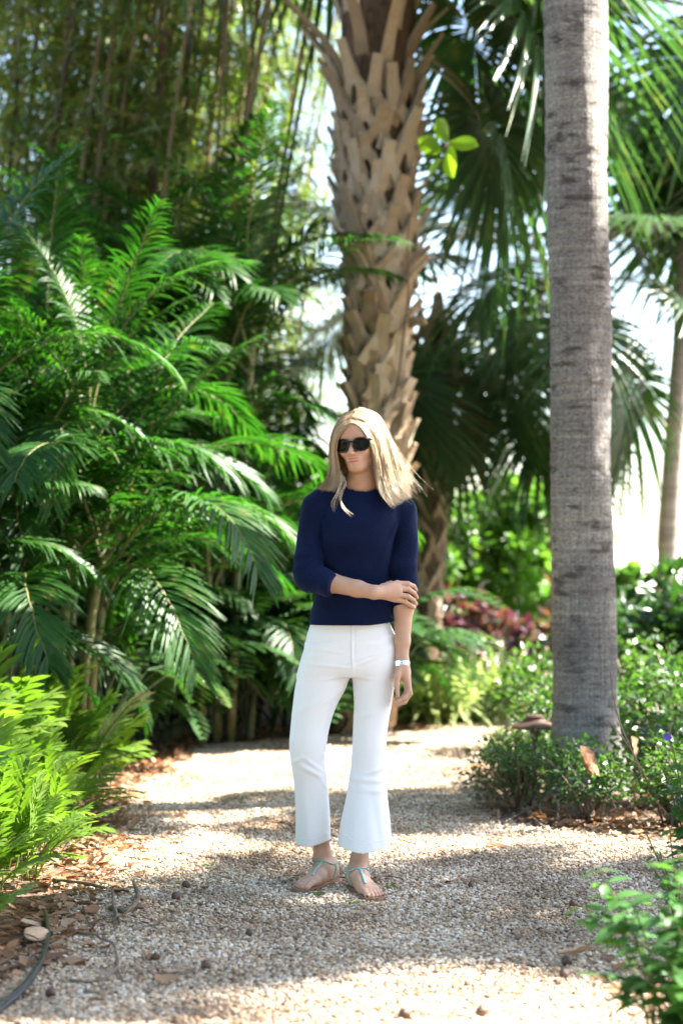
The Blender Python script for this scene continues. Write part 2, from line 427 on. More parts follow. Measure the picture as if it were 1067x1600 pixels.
# ------------------------------------------------------------------ palm fronds
def pinnate(length, el0, el1, npair, maxl, seed):
    """feather frond: local +X outward; returns rachis mesh and leaflet mesh"""
    r = np.random.default_rng(seed)
    n = 24; t = np.linspace(0, 1, n)
    el = R(el0) + (R(el1) - R(el0)) * t ** 1.3
    ds = length / (n - 1)
    sway = np.cumsum(r.normal(0, .01, n))
    P = np.stack([np.cumsum(np.cos(el)) * ds, sway * t, np.cumsum(np.sin(el)) * ds], 1); P -= P[0]
    g = Geo(); g.tube(P, np.linspace(.014, .002, n) * length / 2, 5)
    ra = g.mesh('rachis', M['areca_stem'])
    u = np.linspace(.2, .99, npair); lf = Geo()
    for s in (-1, 1):
        uu = u + r.normal(0, .006, npair)
        B = np.stack([np.interp(uu, t, P[:, k]) for k in range(3)], 1)
        e = np.interp(uu, t, el)
        T = np.stack([np.cos(e), 0 * e, np.sin(e)], 1); Nn = np.stack([-np.sin(e), 0 * e, np.cos(e)], 1)
        fw = .55 + 1.1 * uu ** 2 + r.normal(0, .12, npair)
        D = nrm(T * fw[:, None] + A(0, s, 0) * 1.0 + Nn * (.42 - .25 * uu + r.normal(0, .07, npair))[:, None])
        L = maxl * (np.sin(math.pi * np.clip(.12 + .86 * uu, 0, 1)) ** .6) * r.uniform(.9, 1.08, npair)
        L = np.where(uu > .93, L * .9 + .04, L)
        U = nrm(Nn + A(0, -s * .5, 0))
        lf.leaves(B, D, U, L, .0105 * r.uniform(.8, 1.2, npair) * (maxl / .5) ** .5, prof=(.35, .95, 1, .7, .06), bend=.25 + .4 * r.random(npair),
                  fold=.35, grav=A(0, 0, -1), tint=np.clip(r.normal(.35, .17, npair), 0, 1))
    return ra, lf.mesh('leaflets', M['areca'])
ARECA = [pinnate(1.5, 78, -8, 62, .34, 1), pinnate(1.5, 66, -48, 64, .36, 2), pinnate(1.4, 50, -70, 60, .33, 3), pinnate(1.5, 87, 35, 60, .34, 4),
         pinnate(1.5, 64, -32, 64, .36, 5), pinnate(1.3, 38, -75, 58, .31, 6), pinnate(1.5, 72, -38, 60, .34, 7), pinnate(1.5, 83, 8, 60, .34, 8)]
def areca(loc, stems, label, seed):
    r = random.Random(seed)
    t = thing('areca_palm', label, 'palm', loc, 0, 'feathery palms along the left of the path')
    for (dx, dy, h, nf, sc) in stems:
        lean = A(dx * .5 + r.uniform(-.1, .1), dy * .5 + r.uniform(-.1, .1), 0)
        P = curve([A(dx, dy, -.05), A(dx, dy, h * .5) + lean * .4 * h / 2, A(dx, dy, h) + lean * h / 2], 12)
        g = Geo(); g.tube(P, np.where(np.arange(12) % 2, .030, .026), 8)
        link('stem', g.mesh('stem', M['areca_stem']), t)
        a0 = r.uniform(0, 6.28)
        for k in range(nf):
            u = k / max(1, nf - 1)
            v = [3, 3, 7, 0, 6, 4, 1, 2][min(7, int(u * 7.99))]
            if r.random() < .25: v = r.randrange(8)
            ra, lf = ARECA[v]
            fr = link('frond', ra, t, P[-1] - A(0, 0, .03 * k), (r.uniform(-.22, .22), r.uniform(-.15, .15), a0 + k * 2.4 + r.uniform(-.3, .3)), sc * r.uniform(.85, 1.12))
            link('leaflets', lf, fr)
    return t
def stems(n, rad, h0, h1, seed, sc=1.0, nf=8):
    r = random.Random(seed); out = []
    for k in range(n):
        a = r.uniform(0, 6.28); d = rad * math.sqrt(r.random())
        out.append((d * math.cos(a), d * math.sin(a), r.uniform(h0, h1), nf + r.randrange(-1, 2), sc * r.uniform(.85, 1.1)))
    return out
areca((-1.8, 10.7, 0), stems(11, .45, .3, 2.1, 1), 'tall feathery palm clump nearest the path, with a glossy sunlit drooping frond', 1)
areca((-2.75, 10.3, 0), stems(9, .4, .4, 1.6, 2), 'feathery palm clump at the left edge just behind the bright ferns', 2)
areca((-.95, 12.9, 0), stems(11, .4, .4, 2.7, 3), 'feathery palm clump with sunlit yellow-green fronds just left of the booted palm', 3)
areca((-2.0, 12.4, 0), stems(11, .5, .6, 2.2, 4, 1.0), 'tall dark feathery palm clump in the middle of the left thicket', 4)
areca((-3.1, 11.6, 0), stems(8, .4, .4, 1.6, 5, 1.0), 'feathery palm clump below the bamboo at the far left', 5)
areca((-1.3, 14.2, 0), stems(8, .4, .6, 1.9, 6, 1.0), 'shaded feathery palm clump behind the other palms, under the bamboo', 6)

def fan(seed, pet, rad, droop, dead=False, nseg=44, spread=150):
    """fan frond: petiole along +X then a costapalmate blade that droops"""
    r = np.random.default_rng(seed)
    n = 10; t = np.linspace(0, 1, n)
    el = R(35) * (1 - t) + R(35 - droop * .7) * t
    P = np.stack([np.cumsum(np.cos(el)) * pet / n, 0 * t, np.cumsum(np.sin(el)) * pet / n], 1); P -= P[0]
    g = Geo(); g.plank(P, np.linspace(.05, .022, n), np.linspace(.022, .012, n), A(0, 1, 0))
    pm = g.mesh('petiole', M['fan_dead'] if dead else M['petiole'])
    ang = np.linspace(-R(spread), R(spread), nseg) + r.normal(0, .015, nseg)
    e = el[-1] - R(12)
    T = A(math.cos(e), 0, math.sin(e)); Nn = A(-math.sin(e), 0, math.cos(e)); Y = A(0, 1, 0)
    c = np.cos(ang)[:, None]; s = np.sin(ang)[:, None]
    fr = np.abs(ang) / R(spread)
    back = .24 * rad * (1 - fr)                      # segments leave along the costa
    B = P[-1] + T * back[:, None] - Nn * (.5 * back ** 2 / rad)[:, None]
    up = .16 + .12 * np.sign(np.arange(nseg) % 2 - .5) * .3
    D = nrm(T * c + Y * s + Nn * up[:, None] * (1 if not dead else .3))
    L = rad * (1 - .35 * fr ** 2) * r.uniform(.92, 1.06, nseg)
    dr = R(droop)
    b = (.18 + .35 * droop / 90) + .2 * r.random(nseg)
    if dead: b = b + .35
    W = .5 * rad * .42 * (2 * R(spread) / nseg) * 1.4
    lf = Geo()
    lf.leaves(B, D, Nn, L, W, prof=(.06, .55, 1, .72, .4, .05), bend=b, fold=.45, grav=A(0, 0, -1), tint=np.clip(r.normal(.45, .2, nseg), 0, 1))
    return pm, lf.mesh('blade', M['fan_dead'] if dead else M['fan'])
FANS = [fan(1, 1.0, .95, 30), fan(2, 1.1, 1.0, 60), fan(3, 1.1, 1.0, 95), fan(4, .9, .9, 10)]
DEAD = [fan(7, .8, .9, 120, True, 30, 110), fan(8, .9, .95, 135, True, 26, 90)]
def crown(t, c, nf, ndead, sc, seed, updown=(60, -35)):
    r = random.Random(seed)
    for k in range(nf):
        u = (k + .5) / nf
        tilt = R(updown[0] + (updown[1] - updown[0]) * u)          # elevation offset
        v = [3, 0, 0, 1, 1, 2, 2][min(6, int(u * 7))]
        az = k * 2.39996 + r.uniform(-.25, .25) + seed
        pm, bl = FANS[v]
        f = link('frond', pm, t, c + A(math.cos(az) * .1, math.sin(az) * .1, .25 - .5 * u), (r.uniform(-.15, .15), R(35) - tilt, az), sc * r.uniform(.88, 1.1))
        f.rotation_mode = 'XYZ'
        link('blade', bl, f)
    for k in range(ndead):
        pm, bl = DEAD[k % 2]
        az = k * 2.39996 * 1.3 + r.uniform(-.3, .3)
        f = link('dead_frond', pm, t, c + A(math.cos(az) * .12, math.sin(az) * .12, -.3), (r.uniform(-.15, .15), R(70 + r.uniform(-12, 18)), az), sc * r.uniform(.5, .7))
        link('blade', bl, f)

# boots: the split, cut-off leaf bases that clothe a cabbage palm
def bootmesh(seed):
    r = np.random.default_rng(seed); g = Geo()
    top = r.uniform(.12, .24); out = r.uniform(.04, .10)
    for s in (-1, 1):
        g.plank(curve([A(-.015, s * .12, -.20), A(.015, s * .075, -.09), A(.035, s * .022, .02)], 5), [.05, .055, .06, .058, .05], [.012, .02, .026, .03, .03], A(.15 * s, .8, s * .5))
    g.plank(curve([A(.03, 0, -.02), A(.03 + out * .35, 0, top * .45), A(.03 + out, 0, top)], 5), [.082, .078, .07, .064, .06], [.035, .034, .03, .027, .022], A(0, 1, 0))
    V = np.vstack(g.V); V += r.normal(0, .0035, V.shape); g.V = [V]
    g.Q = [np.vstack(g.Q)]; g.C = [np.concatenate(g.C)]
    return g.mesh('leaf_base', M['boot'], smooth=False)
BOOTS = [bootmesh(s) for s in range(5)]
def boots(t, cx, cy, rad, z0, z1, dz, sc, seed, jut=0.0):
    r = random.Random(seed); k = 0; z = z0
    while z < z1:
        az = k * 2.39996 + r.uniform(-.12, .12)
        rr = float(rad(z)); s = sc * r.uniform(.85, 1.15)
        o = link('leaf_base', BOOTS[k % 5], t, (cx(z) + rr * math.cos(az), cy + rr * math.sin(az), z),
                 (r.uniform(-.2, .2), r.uniform(-.1, .2) + jut, az), (s, s, s * r.uniform(.9, 1.15)))
        k += 1; z += dz
# the big booted palm behind the woman
YA = 13.3
kA = YA / FPX
rows = [(1170, 570, 40), (900, 580, 41), (760, 588, 42), (640, 592, 41), (560, 592, 43), (480, 593, 48), (400, 593, 55), (300, 588, 62), (200, 588, 66), (100, 590, 71), (0, 592, 76), (-120, 594, 76), (-500, 600, 55)]
zr = [CAM_Z - (p - 854) * kA for p, _, _ in rows]; xr = [(x - 533.5) * kA for _, x, _ in rows]; wr = [w * kA for _, _, w in rows]
fx = lambda z: float(hermite(np.array([z]), zr, xr)[0]); fw = lambda z: float(hermite(np.array([z]), zr, wr)[0])
tA = thing('cabbage_palm', 'thick palm trunk clad in criss-crossed tan leaf bases directly behind the woman', 'palm tree', (0, 0, 0))
zz = np.linspace(-.05, zr[-1], 40)
gA = Geo(); gA.tube(np.stack([[fx(z) for z in zz], np.full(40, YA), zz], 1), [max(.1, fw(z) * .90 - .035) for z in zz], 18)
link('trunk', gA.mesh('trunk', M['trunk_dark']), tA)
boots(tA, fx, YA, lambda z: fw(z) * .88 - .03, .15, 4.35, .019, 1.12, 4, .0)
r_ = random.Random(9)
for k in range(26):      # long cut petioles flaring out near the crown
    az = k * 2.39996; z = 4.1 + k * .05
    L = r_.uniform(.45, .8); rr = fw(z) * .7 - .03
    g = Geo(); g.plank(curve([A(0, 0, -.12), A(.07, 0, L * .4), A(.28 * L + .1, 0, L * .95)], 6), [.12, .1, .085, .072, .062, .05], [.04, .04, .034, .03, .025, .02], A(0, 1, 0))
    link('leaf_base', g.mesh('leaf_base', M['boot'], False), tA, (fx(z) + rr * math.cos(az), YA + rr * math.sin(az), z), (r_.uniform(-.15, .15), r_.uniform(-.05, .35), az))
for (px, py, qx, qy, mx, my) in ((590, 470, 520, 350, 560, 400), (625, 445, 672, 385, 650, 402), (620, 470, 670, 402, 648, 425), (640, 505, 665, 503, 652, 503)):
    p0, p1, pm_ = at(px, py, YA - .17), at(qx, qy, YA - .33), at(mx, my, YA - .27)
    g = Geo(); g.plank(curve([p0, pm_, p1], 7), [.07, .068, .06, .052, .045, .038, .03], .022, A(.3, -.7, .6))
    link('leaf_base', g.mesh('leaf_base', M['boot'], False), tA)
crown(tA, A(fx(6.9), YA, 7.2), 24, 0, 1.25, 3, (78, 0))
for k, (az, el, z, v, sc) in enumerate(((8, 30, 4.9, 2, 1.05), (32, 14, 4.6, 2, 1.0), (-8, 48, 5.1, 2, 1.1), (50, 35, 5.0, 2, 1.0), (10, 5, 4.55, 2, .9), (22, 42, 5.2, 2, 1.1), (-14, 12, 5.25, 2, 1.1))):
    f = link('frond', FANS[v][0], tA, (fx(z), YA, z), (0, R(35 - el), R(az)), sc); link('blade', FANS[v][1], f)

def fan_palm(label, px_base, base, top, rtrunk, nf, nd, sc, seed, booted=True, lean=0.0):
    t = thing('fan_palm', label, 'palm tree', (base[0], base[1], 0), 0, 'fan palms behind the path')
    P = curve([A(0, 0, -.05), A(lean * .5, 0, top * .5), A(lean, 0, top)], 14)
    g = Geo(); g.tube(P, np.concatenate([np.linspace(rtrunk * 1.15, rtrunk, 12), [rtrunk * .6, .03]]), 12, cap=True)
    link('trunk', g.mesh('trunk', M['trunk_dark']), t)
    if booted:
        boots(t, lambda z: lean * z / top, 0, lambda z: rtrunk * .9, .3, top - .1, .04, .72, seed)
    crown(t, P[-1], nf, nd, sc, seed)
    return t
fan_palm('smaller fan palm with a brown skirt of dead fronds, right of the booted palm', 0, (.62, 16.0), 3.3, .13, 14, 7, .85, 5, lean=.16)
fan_palm('fan palm whose blue-green fans spread out behind the smooth grey trunk', 0, (1.76, 15.2), 3.3, .14, 14, 2, .8, 2)

# slim leaning trunk at the right edge with its crown above the frame
tS = thing('slim_palm', 'slim pale palm trunk leaning right at the right edge against white sky', 'palm tree', (2.62, 16.0, 0))
PS = curve([A(-.02, 0, -.05), A(.0, 0, 1.2), A(.12, 0, 3.0), A(.24, 0, 5.6)], 20)
g = Geo(); g.tube(PS, np.linspace(.095, .06, 20) + .004 * (np.arange(20) % 2), 12)
M['pale_trunk'] = surfmat('pale_trunk', [(.3, (.25, .21, .17)), (.7, (.48, .42, .36))], 5, stretch=(1, 1, 5), bump=.5)
link('trunk', g.mesh('trunk', M['pale_trunk']), tS)
crown(tS, PS[-1], 20, 0, 1.15, 11, (70, -45))

# ------------------------------------------------------------------ smooth grey trunk
def greytrunk():
    YG = 10.0; k = YG / FPX
    rows = [(1240, 917, 68), (1180, 916, 59), (1120, 914, 52.5), (1000, 912, 50), (850, 909, 48), (650, 907, 47.5), (450, 905, 48), (250, 901, 49), (60, 898, 49.5), (-150, 895, 50), (-900, 885, 46), (-1500, 880, 40)]
    z = [CAM_Z - (p - 854) * k for p, _, _ in rows]; x = [(a - 533.5) * k for _, a, _ in rows]; w = [a * k for _, _, a in rows]
    zz = np.linspace(-.03, z[-1], 420); n = 48
    cx = hermite(zz, z, x); rr = hermite(zz, z, w)
    a = np.arange(n) * 2 * math.pi / n
    ring = np.zeros(420); zc = .2; r = np.random.default_rng(3)
    while zc < z[-1]:
        ring -= .0055 * r.uniform(.4, 1.4) * np.exp(-((zz - zc) / .008) ** 2)
        zc += r.uniform(.05, .13)
    lump = np.zeros((420, n))
    for q in range(14):
        kz = r.uniform(1, 7); ka = r.integers(1, 5); lump += r.normal(0, .0012) * np.cos(kz * zz[:, None] + ka * a[None] + r.uniform(0, 6))
    rad = rr[:, None] + ring[:, None] + lump + r.normal(0, .0006, (420, n))
    V = np.stack([cx[:, None] + rad * np.cos(a), rad * np.sin(a) + 0 * cx[:, None], np.broadcast_to(zz[:, None], rad.shape)], -1).reshape(-1, 3)
    i, j = np.meshgrid(np.arange(419), np.arange(n), indexing='ij'); j2 = (j + 1) % n
    Q = np.stack([i * n + j, i * n + j2, (i + 1) * n + j2, (i + 1) * n + j], -1).reshape(-1, 4)
    m, nd, l = newmat('grey_palm_bark')
    tc = nd.new('ShaderNodeTexCoord')
    def noise(scale, st, det=6):
        mp = nd.new('ShaderNodeMapping'); mp.inputs['Scale'].default_value = st; l.new(tc.outputs['Object'], mp.inputs[0])
        q = nd.new('ShaderNodeTexNoise'); q.inputs['Scale'].default_value = scale; q.inputs['Detail'].default_value = det; q.inputs['Roughness'].default_value = .65
        l.new(mp.outputs[0], q.inputs['Vector']); return q.outputs[0]
    def mix(f, c1, c2, ty='MIX'):
        q = nd.new('ShaderNodeMix'); q.data_type = 'RGBA'; q.blend_type = ty
        if isinstance(f, float): q.inputs[0].default_value = f
        else: l.new(f, q.inputs[0])
        for s, c in ((6, c1), (7, c2)):
            if isinstance(c, tuple): q.inputs[s].default_value = (*c, 1)
            else: l.new(c, q.inputs[s])
        return q.outputs[2]
    bands = noise(2.6, (.35, .35, 14), 6); fib = noise(18, (4, 4, .2), 3); fine = noise(60, (1, 1, 1.6), 9); dark = noise(3.6, (1.6, 1.6, 5), 10); blot = noise(1.6, (1.3, 1.3, 1.2), 8)
    r1 = ramp(nd, [(.25, (.23, .21, .195)), (.5, (.36, .335, .31)), (.75, (.52, .495, .47))]); l.new(bands, r1.inputs[0])
    r2 = ramp(nd, [(.35, (.8, .8, .8)), (.65, (1.08, 1.08, 1.08))]); l.new(fib, r2.inputs[0])
    r3 = ramp(nd, [(.3, (.45, .45, .45)), (.7, (1.4, 1.4, 1.4))]); l.new(fine, r3.inputs[0])
    r4 = ramp(nd, [(.54, (0, 0, 0)), (.64, (.85, .85, .85))]); l.new(dark, r4.inputs[0])
    r5 = ramp(nd, [(.35, (.66, .66, .68)), (.65, (1.2, 1.17, 1.1))]); l.new(blot, r5.inputs[0])
    c = mix(1.0, r1.outputs[0], r2.outputs[0], 'MULTIPLY'); c = mix(1.0, c, r3.outputs[0], 'MULTIPLY'); c = mix(1.0, c, r5.outputs[0], 'MULTIPLY')
    c = mix(r4.outputs[0], c, (.075, .065, .06))
    p = nd.new('ShaderNodeBsdfPrincipled'); p.inputs['Roughness'].default_value = .9; p.inputs['Specular IOR Level'].default_value = .2
    l.new(c, p.inputs['Base Color'])
    ad = nd.new('ShaderNodeMath'); ad.operation = 'ADD'; l.new(fib, ad.inputs[0]); l.new(fine, ad.inputs[1])
    b = nd.new('ShaderNodeBump'); b.inputs['Strength'].default_value = 1.0; b.inputs['Distance'].default_value = .02
    l.new(ad.outputs[0], b.inputs['Height']); l.new(b.outputs[0], p.inputs['Normal'])
    o = nd.new('ShaderNodeOutputMaterial'); l.new(p.outputs[0], o.inputs[0])
    t = thing('smooth_trunk_palm', 'smooth grey ringed palm trunk rising from the ground cover on the right', 'palm tree', (0, YG, 0))
    link('trunk', mkmesh('trunk', V, Q, None, None, True, m), t)
    top = A(cx[-1], 0, zz[-1])
    crown(t, top, 22, 0, 1.5, 6, (70, -40))
greytrunk()

# ------------------------------------------------------------------ bamboo
def bamboo_foliage(seed, n, z0, z1, spread):
    r = np.random.default_rng(seed); g = Geo()
    nb = n // 14
    for k in range(nb):
        z = r.uniform(z0, z1); a = r.uniform(0, 6.28); L = r.uniform(.3, 1.0) * spread
        d = A(math.cos(a), math.sin(a), r.uniform(-.1, .5))
        b0 = A(0, 0, z); P = np.stack([b0, b0 + d * L * .5, b0 + d * L - A(0, 0, .15 * L)])
        g.tube(P, [.005, .004, .002], 3, 1.0, cap=False)
        m = 14; u = r.uniform(.25, 1, m)
        B = np.stack([np.interp(u, [0, .5, 1], P[:, q]) for q in range(3)], 1) + r.normal(0, .02, (m, 3))
        D = nrm(d * .5 + r.normal(0, .55, (m, 3)) + A(0, 0, -.45))
        g.leaves(B, D, A(0, 0, 1) + r.normal(0, .4, (m, 3)), r.uniform(.10, .2, m), r.uniform(.007, .012, m), prof=(.15, 1, .6, .05), bend=.25, tint=np.clip(r.normal(.55, .25, m), 0, 1))
    return g.mesh('foliage', M['bamboo_leaf'])
BAMF = [bamboo_foliage(s, 1100, 2.2, 7.5, 1.0) for s in (1, 2, 3, 4)]
BAMF_LIGHT = [bamboo_foliage(s, 330, 2.4, 7.0, .8) for s in (5, 6)]
def culm(seed):
    r = np.random.default_rng(seed); z = np.linspace(-.05, 8, 60)
    rad = np.linspace(.021, .010, 60); rad[::4] *= 1.13
    g = Geo(); g.tube(np.stack([.012 * np.abs(z) ** 1.9, 0 * z, z], 1), rad, 8)
    return g.mesh('bamboo', M['culm'])
CULM = [culm(s) for s in range(2)]
r_ = random.Random(21)
bl = 'brown bamboo cane in the dense stand at upper left'
for k in range(64):
    u = k / 63
    px = -60 + 400 * u ** 1.15 + r_.uniform(-14, 14); Y = r_.uniform(13.7, 15.0) if k % 3 else r_.uniform(15.5, 17.5)
    b = at(px, 400, Y)
    o = link('bamboo', CULM[k % 2], None, (b[0], Y, 0), (r_.uniform(-.06, .06), r_.uniform(-.05, .10), r_.uniform(-.9, .9)), (lambda s: (s * 1.1, s * 1.1, s))(r_.uniform(.75, 1.2)))
    tag(o, bl, 'bamboo', 'bamboo canes at upper left')
    link('foliage', (BAMF[(k // 2) % 4] if k % 2 else BAMF_LIGHT[k // 2 % 2]), o, (0, 0, 0), (0, 0, r_.uniform(0, 6)))
# arching bamboo leaning over the path towards the booted palm
for k in range(16):
    b = at(290 + 13 * k, 400, 15.6 + .2 * k)
    o = link('bamboo', CULM[k % 2], None, (b[0] - .5, b[1], 0), (r_.uniform(-.03, .03), .05 + .03 * (k % 3), r_.uniform(-.4, .4)), r_.uniform(.85, 1.0))
    tag(o, 'thin arching bamboo cane leaning towards the booted palm', 'bamboo', 'bamboo canes leaning over the path')
    link('foliage', BAMF[k % 4], o, (0, 0, 0), (0, 0, r_.uniform(0, 6)))

# ------------------------------------------------------------------ leaf clouds: shrubs, hedges, croton
def cloud(seed, rx, ry, rz, n, L, W, mat, name='foliage', clumps=26, base=.1, prof=None, up=.5):
    """leaves gathered in clumps through an uneven volume standing on z=0"""
    r = np.random.default_rng(seed); g = Geo()
    C = nrm(r.normal(0, 1, (clumps, 3))) * (r.random((clumps, 1)) ** .45)
    C = C * A(rx, ry, rz * .5) * .85 + A(0, 0, rz * .5 + base)
    cr = r.uniform(.16, .34, clumps) * min(rx, ry, rz) * 1.1
    ci = r.integers(0, clumps, n)
    d = nrm(r.normal(0, 1, (n, 3)))
    B = C[ci] + d * (cr[ci] * r.random(n) ** .4)[:, None]
    B[:, 2] = np.maximum(B[:, 2], .02)
    out = nrm(B - A(0, 0, rz * .35))
    D = nrm(d * .6 + out * .5 + r.normal(0, .45, (n, 3)) + A(0, 0, -.15))
    U = nrm(A(0, 0, up) + out * .5 + r.normal(0, .35, (n, 3)))
    l_ = r.uniform(.7, 1.2, n) * L; w_ = r.uniform(.8, 1.15, n) * W
    tn = np.clip(r.normal(.45, .2, n) + (r.random(clumps) - .5)[ci] * .4, 0, 1)
    if prof is None: g.diamonds(B, D, U, l_, w_, tint=tn)
    else: g.leaves(B, D, U, l_, w_, prof=prof, bend=.2, tint=tn)
    s = Geo()
    for k in range(clumps):
        m = C[k] * A(.5, .5, .55) + r.normal(0, .03, 3)
        s.tube(curve([A(*(r.normal(0, .06, 2) * rx * 2), -.02), m, C[k]], 6), np.linspace(.012, .004, 6), 4)
    return g.mesh(name, mat), s.mesh('stems', M['twig'])
def shrub(name, label, cat, loc, meshes, rotz=0, sc=1, group=None):
    t = thing(name, label, cat, loc, rotz, group)
    link('foliage', meshes[0], t, scale=sc); link('stems', meshes[1], t, scale=sc)
    return t
DARKSH = [cloud(s, 1.0, .7, 2.3, 2600, .17, .045, M['dark_leaf'], prof=(.15, 1, .8, .05)) for s in (31, 32)]
for k, (x, y, sc, lab) in enumerate(((-3.6, 15.2, 1.1, 'dark evergreen shrub at the far left under the bamboo'), (-2.2, 15.4, 1.15, 'dark evergreen shrub deep in the thicket behind the feathery palms'),
                                    (-.75, 15.6, 1.0, 'dark evergreen shrub left of the booted palm trunk'), (.15, 16.6, .95, 'dark evergreen shrub hidden behind the woman and booted palm'), (-1.5, 16.6, 1.2, 'dark evergreen shrub behind the thicket, below the arching bamboo'))):
    shrub('evergreen_shrub', lab, 'shrub', (x, y, 0), DARKSH[k % 2], k * 1.3, sc, 'evergreen shrubs behind the left thicket')
HEDGE = [cloud(s, .8, .6, 2.1, 5200, .11, .033, M['hedge'], clumps=34, prof=(.15, 1, .75, .05)) for s in (41, 42)]
for k, (x, y, sc, lab) in enumerate(((.9, 18.2, 1.0, 'bright green leafy shrub right beside the smaller fan palm'), (1.65, 18.6, 1.0, 'bright green leafy shrub just left of the grey trunk'), (2.35, 17.6, .62, 'low sunlit green shrub seen just right of the grey trunk'), (.1, 19.0, 1.05, 'bright green leafy shrub behind the booted palm'))):
    shrub('green_shrub', lab, 'shrub', (x, y, 0), HEDGE[k % 2], k * 1.7, sc, 'green shrubs beyond the path')
CROT = [cloud(s, .55, .4, .85, 420, .13, .034, M['croton'], clumps=18, prof=(.15, .9, .9, .05)) for s in (51, 52)]
for k, (x, y, sc, lab) in enumerate(((.78, 16.4, .95, 'red and purple croton beside the woman\'s elbow'), (1.25, 16.8, .9, 'red and purple croton in the middle of the border beyond the path'), (1.75, 16.2, 1.0, 'orange-red croton touching the left side of the grey trunk'))):
    shrub('croton', lab, 'shrub', (x, y, 0), CROT[k % 2], k * 2.1, sc, 'red crotons beyond the path')
RSH = [cloud(61, .6, .6, 1.15, 1500, .19, .032, M['dark_leaf'], clumps=26, prof=(.2, 1, .7, .05), up=.9)]
for k, (x, y, sc, lab) in enumerate(((2.35, 13.2, .95, 'dark glossy shrub at the right edge below the slim trunk'), (1.95, 14.2, .75, 'dark shrub tucked right behind the grey trunk'), (2.9, 12.6, 1.05, 'dark glossy shrub cut off by the right edge of the picture'))):
    shrub('glossy_shrub', lab, 'shrub', (x, y, 0), RSH[0], k * 2.3, sc, 'dark glossy shrubs on the right')

# small-leaved ground cover around the grey trunk
COVER = [cloud(s, .42, .36, .55, 1500, .042, .013, M['cover'], clumps=30, base=.06) for s in (71, 72, 73)]
cov = [(.86, 9.42, .66), (1.12, 9.08, .66), (1.5, 8.9, .7), (1.9, 8.85, .72), (.93, 10.45, .6), (1.2, 10.9, .95), (1.6, 9.6, .85), (1.75, 10.4, 1.1), (2.2, 9.6, .95), (1.28, 12.0, 1.15), (1.6, 11.6, 1.2), (2.0, 11.3, 1.2)]
names = ['at the corner where the path bends', 'under the dead brown leaf in front of the grey trunk', 'at the gravel edge right of the grey trunk', 'at the right edge of the picture by the gravel', 'around the brown path lamp',
         'behind the brown path lamp', 'right against the foot of the grey trunk', 'behind the grey trunk on its right', 'at the right edge behind the blue flower', 'beside the far bend of the path', 'just behind the left side of the grey trunk', 'far right below the dark glossy shrub']
for k, (x, y, sc) in enumerate(cov):
    shrub('ground_cover', 'small-leaved green ground cover ' + names[k], 'shrub', (x, y, 0), COVER[k % 3], k * 1.1, (sc * 1.12, sc * 1.12, sc), 'small-leaved shrubs round the grey trunk')

# ------------------------------------------------------------------ grassy clumps where the path ends
def grassclump(seed, n, L, W):
    r = np.random.default_rng(seed); g = Geo()
    a = r.uniform(0, 6.28, n); el = R(85) - r.random(n) * R(55)
    D = np.stack([np.cos(a) * np.cos(el), np.sin(a) * np.cos(el), np.sin(el)], 1)
    B = np.stack([np.cos(a), np.sin(a), 0 * a], 1) * (r.random(n) * .09)[:, None]
    g.leaves(B, D, A(0, 0, 1) - D * D[:, 2:3] + np.stack([0 * a, 0 * a, 0 * a + .05], 1), L * r.uniform(.65, 1.15, n), W, prof=(.6, 1, .95, .7, .4, .04), bend=r.uniform(.35, .8, n), fold=.2, grav=A(0, 0, -1),
             tint=np.clip(r.normal(.5, .25, n), 0, 1))
    return g.mesh('blades', M['grass'])
GR = [grassclump(s, 90, .6, .013) for s in (81, 82, 83)]
r_ = random.Random(5)
for k in range(17):
    px = 585 + 240 * (k % 9) / 8 + r_.uniform(-8, 8); Y = 14.1 + .75 * (k // 9) + r_.uniform(0, .3) + .9 * max(0, (px - 700) / 150)
    b = at(px, 1100, Y)
    sc_ = r_.uniform(1.15, 1.5)
    t = thing('border_grass', 'pale arching grass clump in the sunlit row at the end of the path', 'grass clump', (b[0], Y, 0), r_.uniform(0, 6), 'pale grass clumps at the end of the path')
    link('blades', GR[k % 3], t, scale=sc_)

# ------------------------------------------------------------------ broad-leaved understorey on the left behind the path
def broadleaf(seed, L, W):
    r = np.random.default_rng(seed); g = Geo()
    el = R(62); P = curve([A(0, 0, 0), A(.12, 0, .26), A(.26, 0, .42)], 6)
    g.tube(P, .006, 4, .2, cap=False)
    n = 9; s = np.linspace(-1, 1, n)        # deeply cut blade: lobes either side of a midrib
    M0 = curve([P[-1], P[-1] + A(L * .5, 0, .02), P[-1] + A(L, 0, -.16 * L - .04)], 12)
    u = np.linspace(.04, .98, 11)
    for sd in (-1, 1):
        B = np.stack([np.interp(u, np.linspace(0, 1, 12), M0[:, q]) for q in range(3)], 1)
        D = nrm(A(.45, sd, .12) + np.stack([u * .8, 0 * u, -.1 * u], 1))
        g.leaves(B, D, A(0, 0, 1), W * np.sin(math.pi * (.1 + .85 * u)) ** .7 * r.uniform(.9, 1.1, 11), L * .062, prof=(.8, 1, .9, .1), bend=.25, fold=.1, tint=.3 + .4 * r.random(11))
    g.tube(M0, np.linspace(.006, .002, 12), 4, .6, cap=False)
    return g.mesh('leaf', M['dark_leaf'])
BL = [broadleaf(91, .34, .15), broadleaf(92, .4, .13), broadleaf(93, .3, .17)]
r_ = random.Random(8)
und = [(180, 12.0), (230, 12.6), (275, 12.9), (320, 13.2), (365, 13.1), (405, 13.4), (445, 13.5), (485, 13.8), (300, 14.0), (390, 14.2), (460, 14.4), (520, 13.25), (150, 11.0), (575, 13.1), (215, 12.1), (255, 12.35), (300, 12.6), (345, 12.75), (385, 12.9), (425, 13.05)]
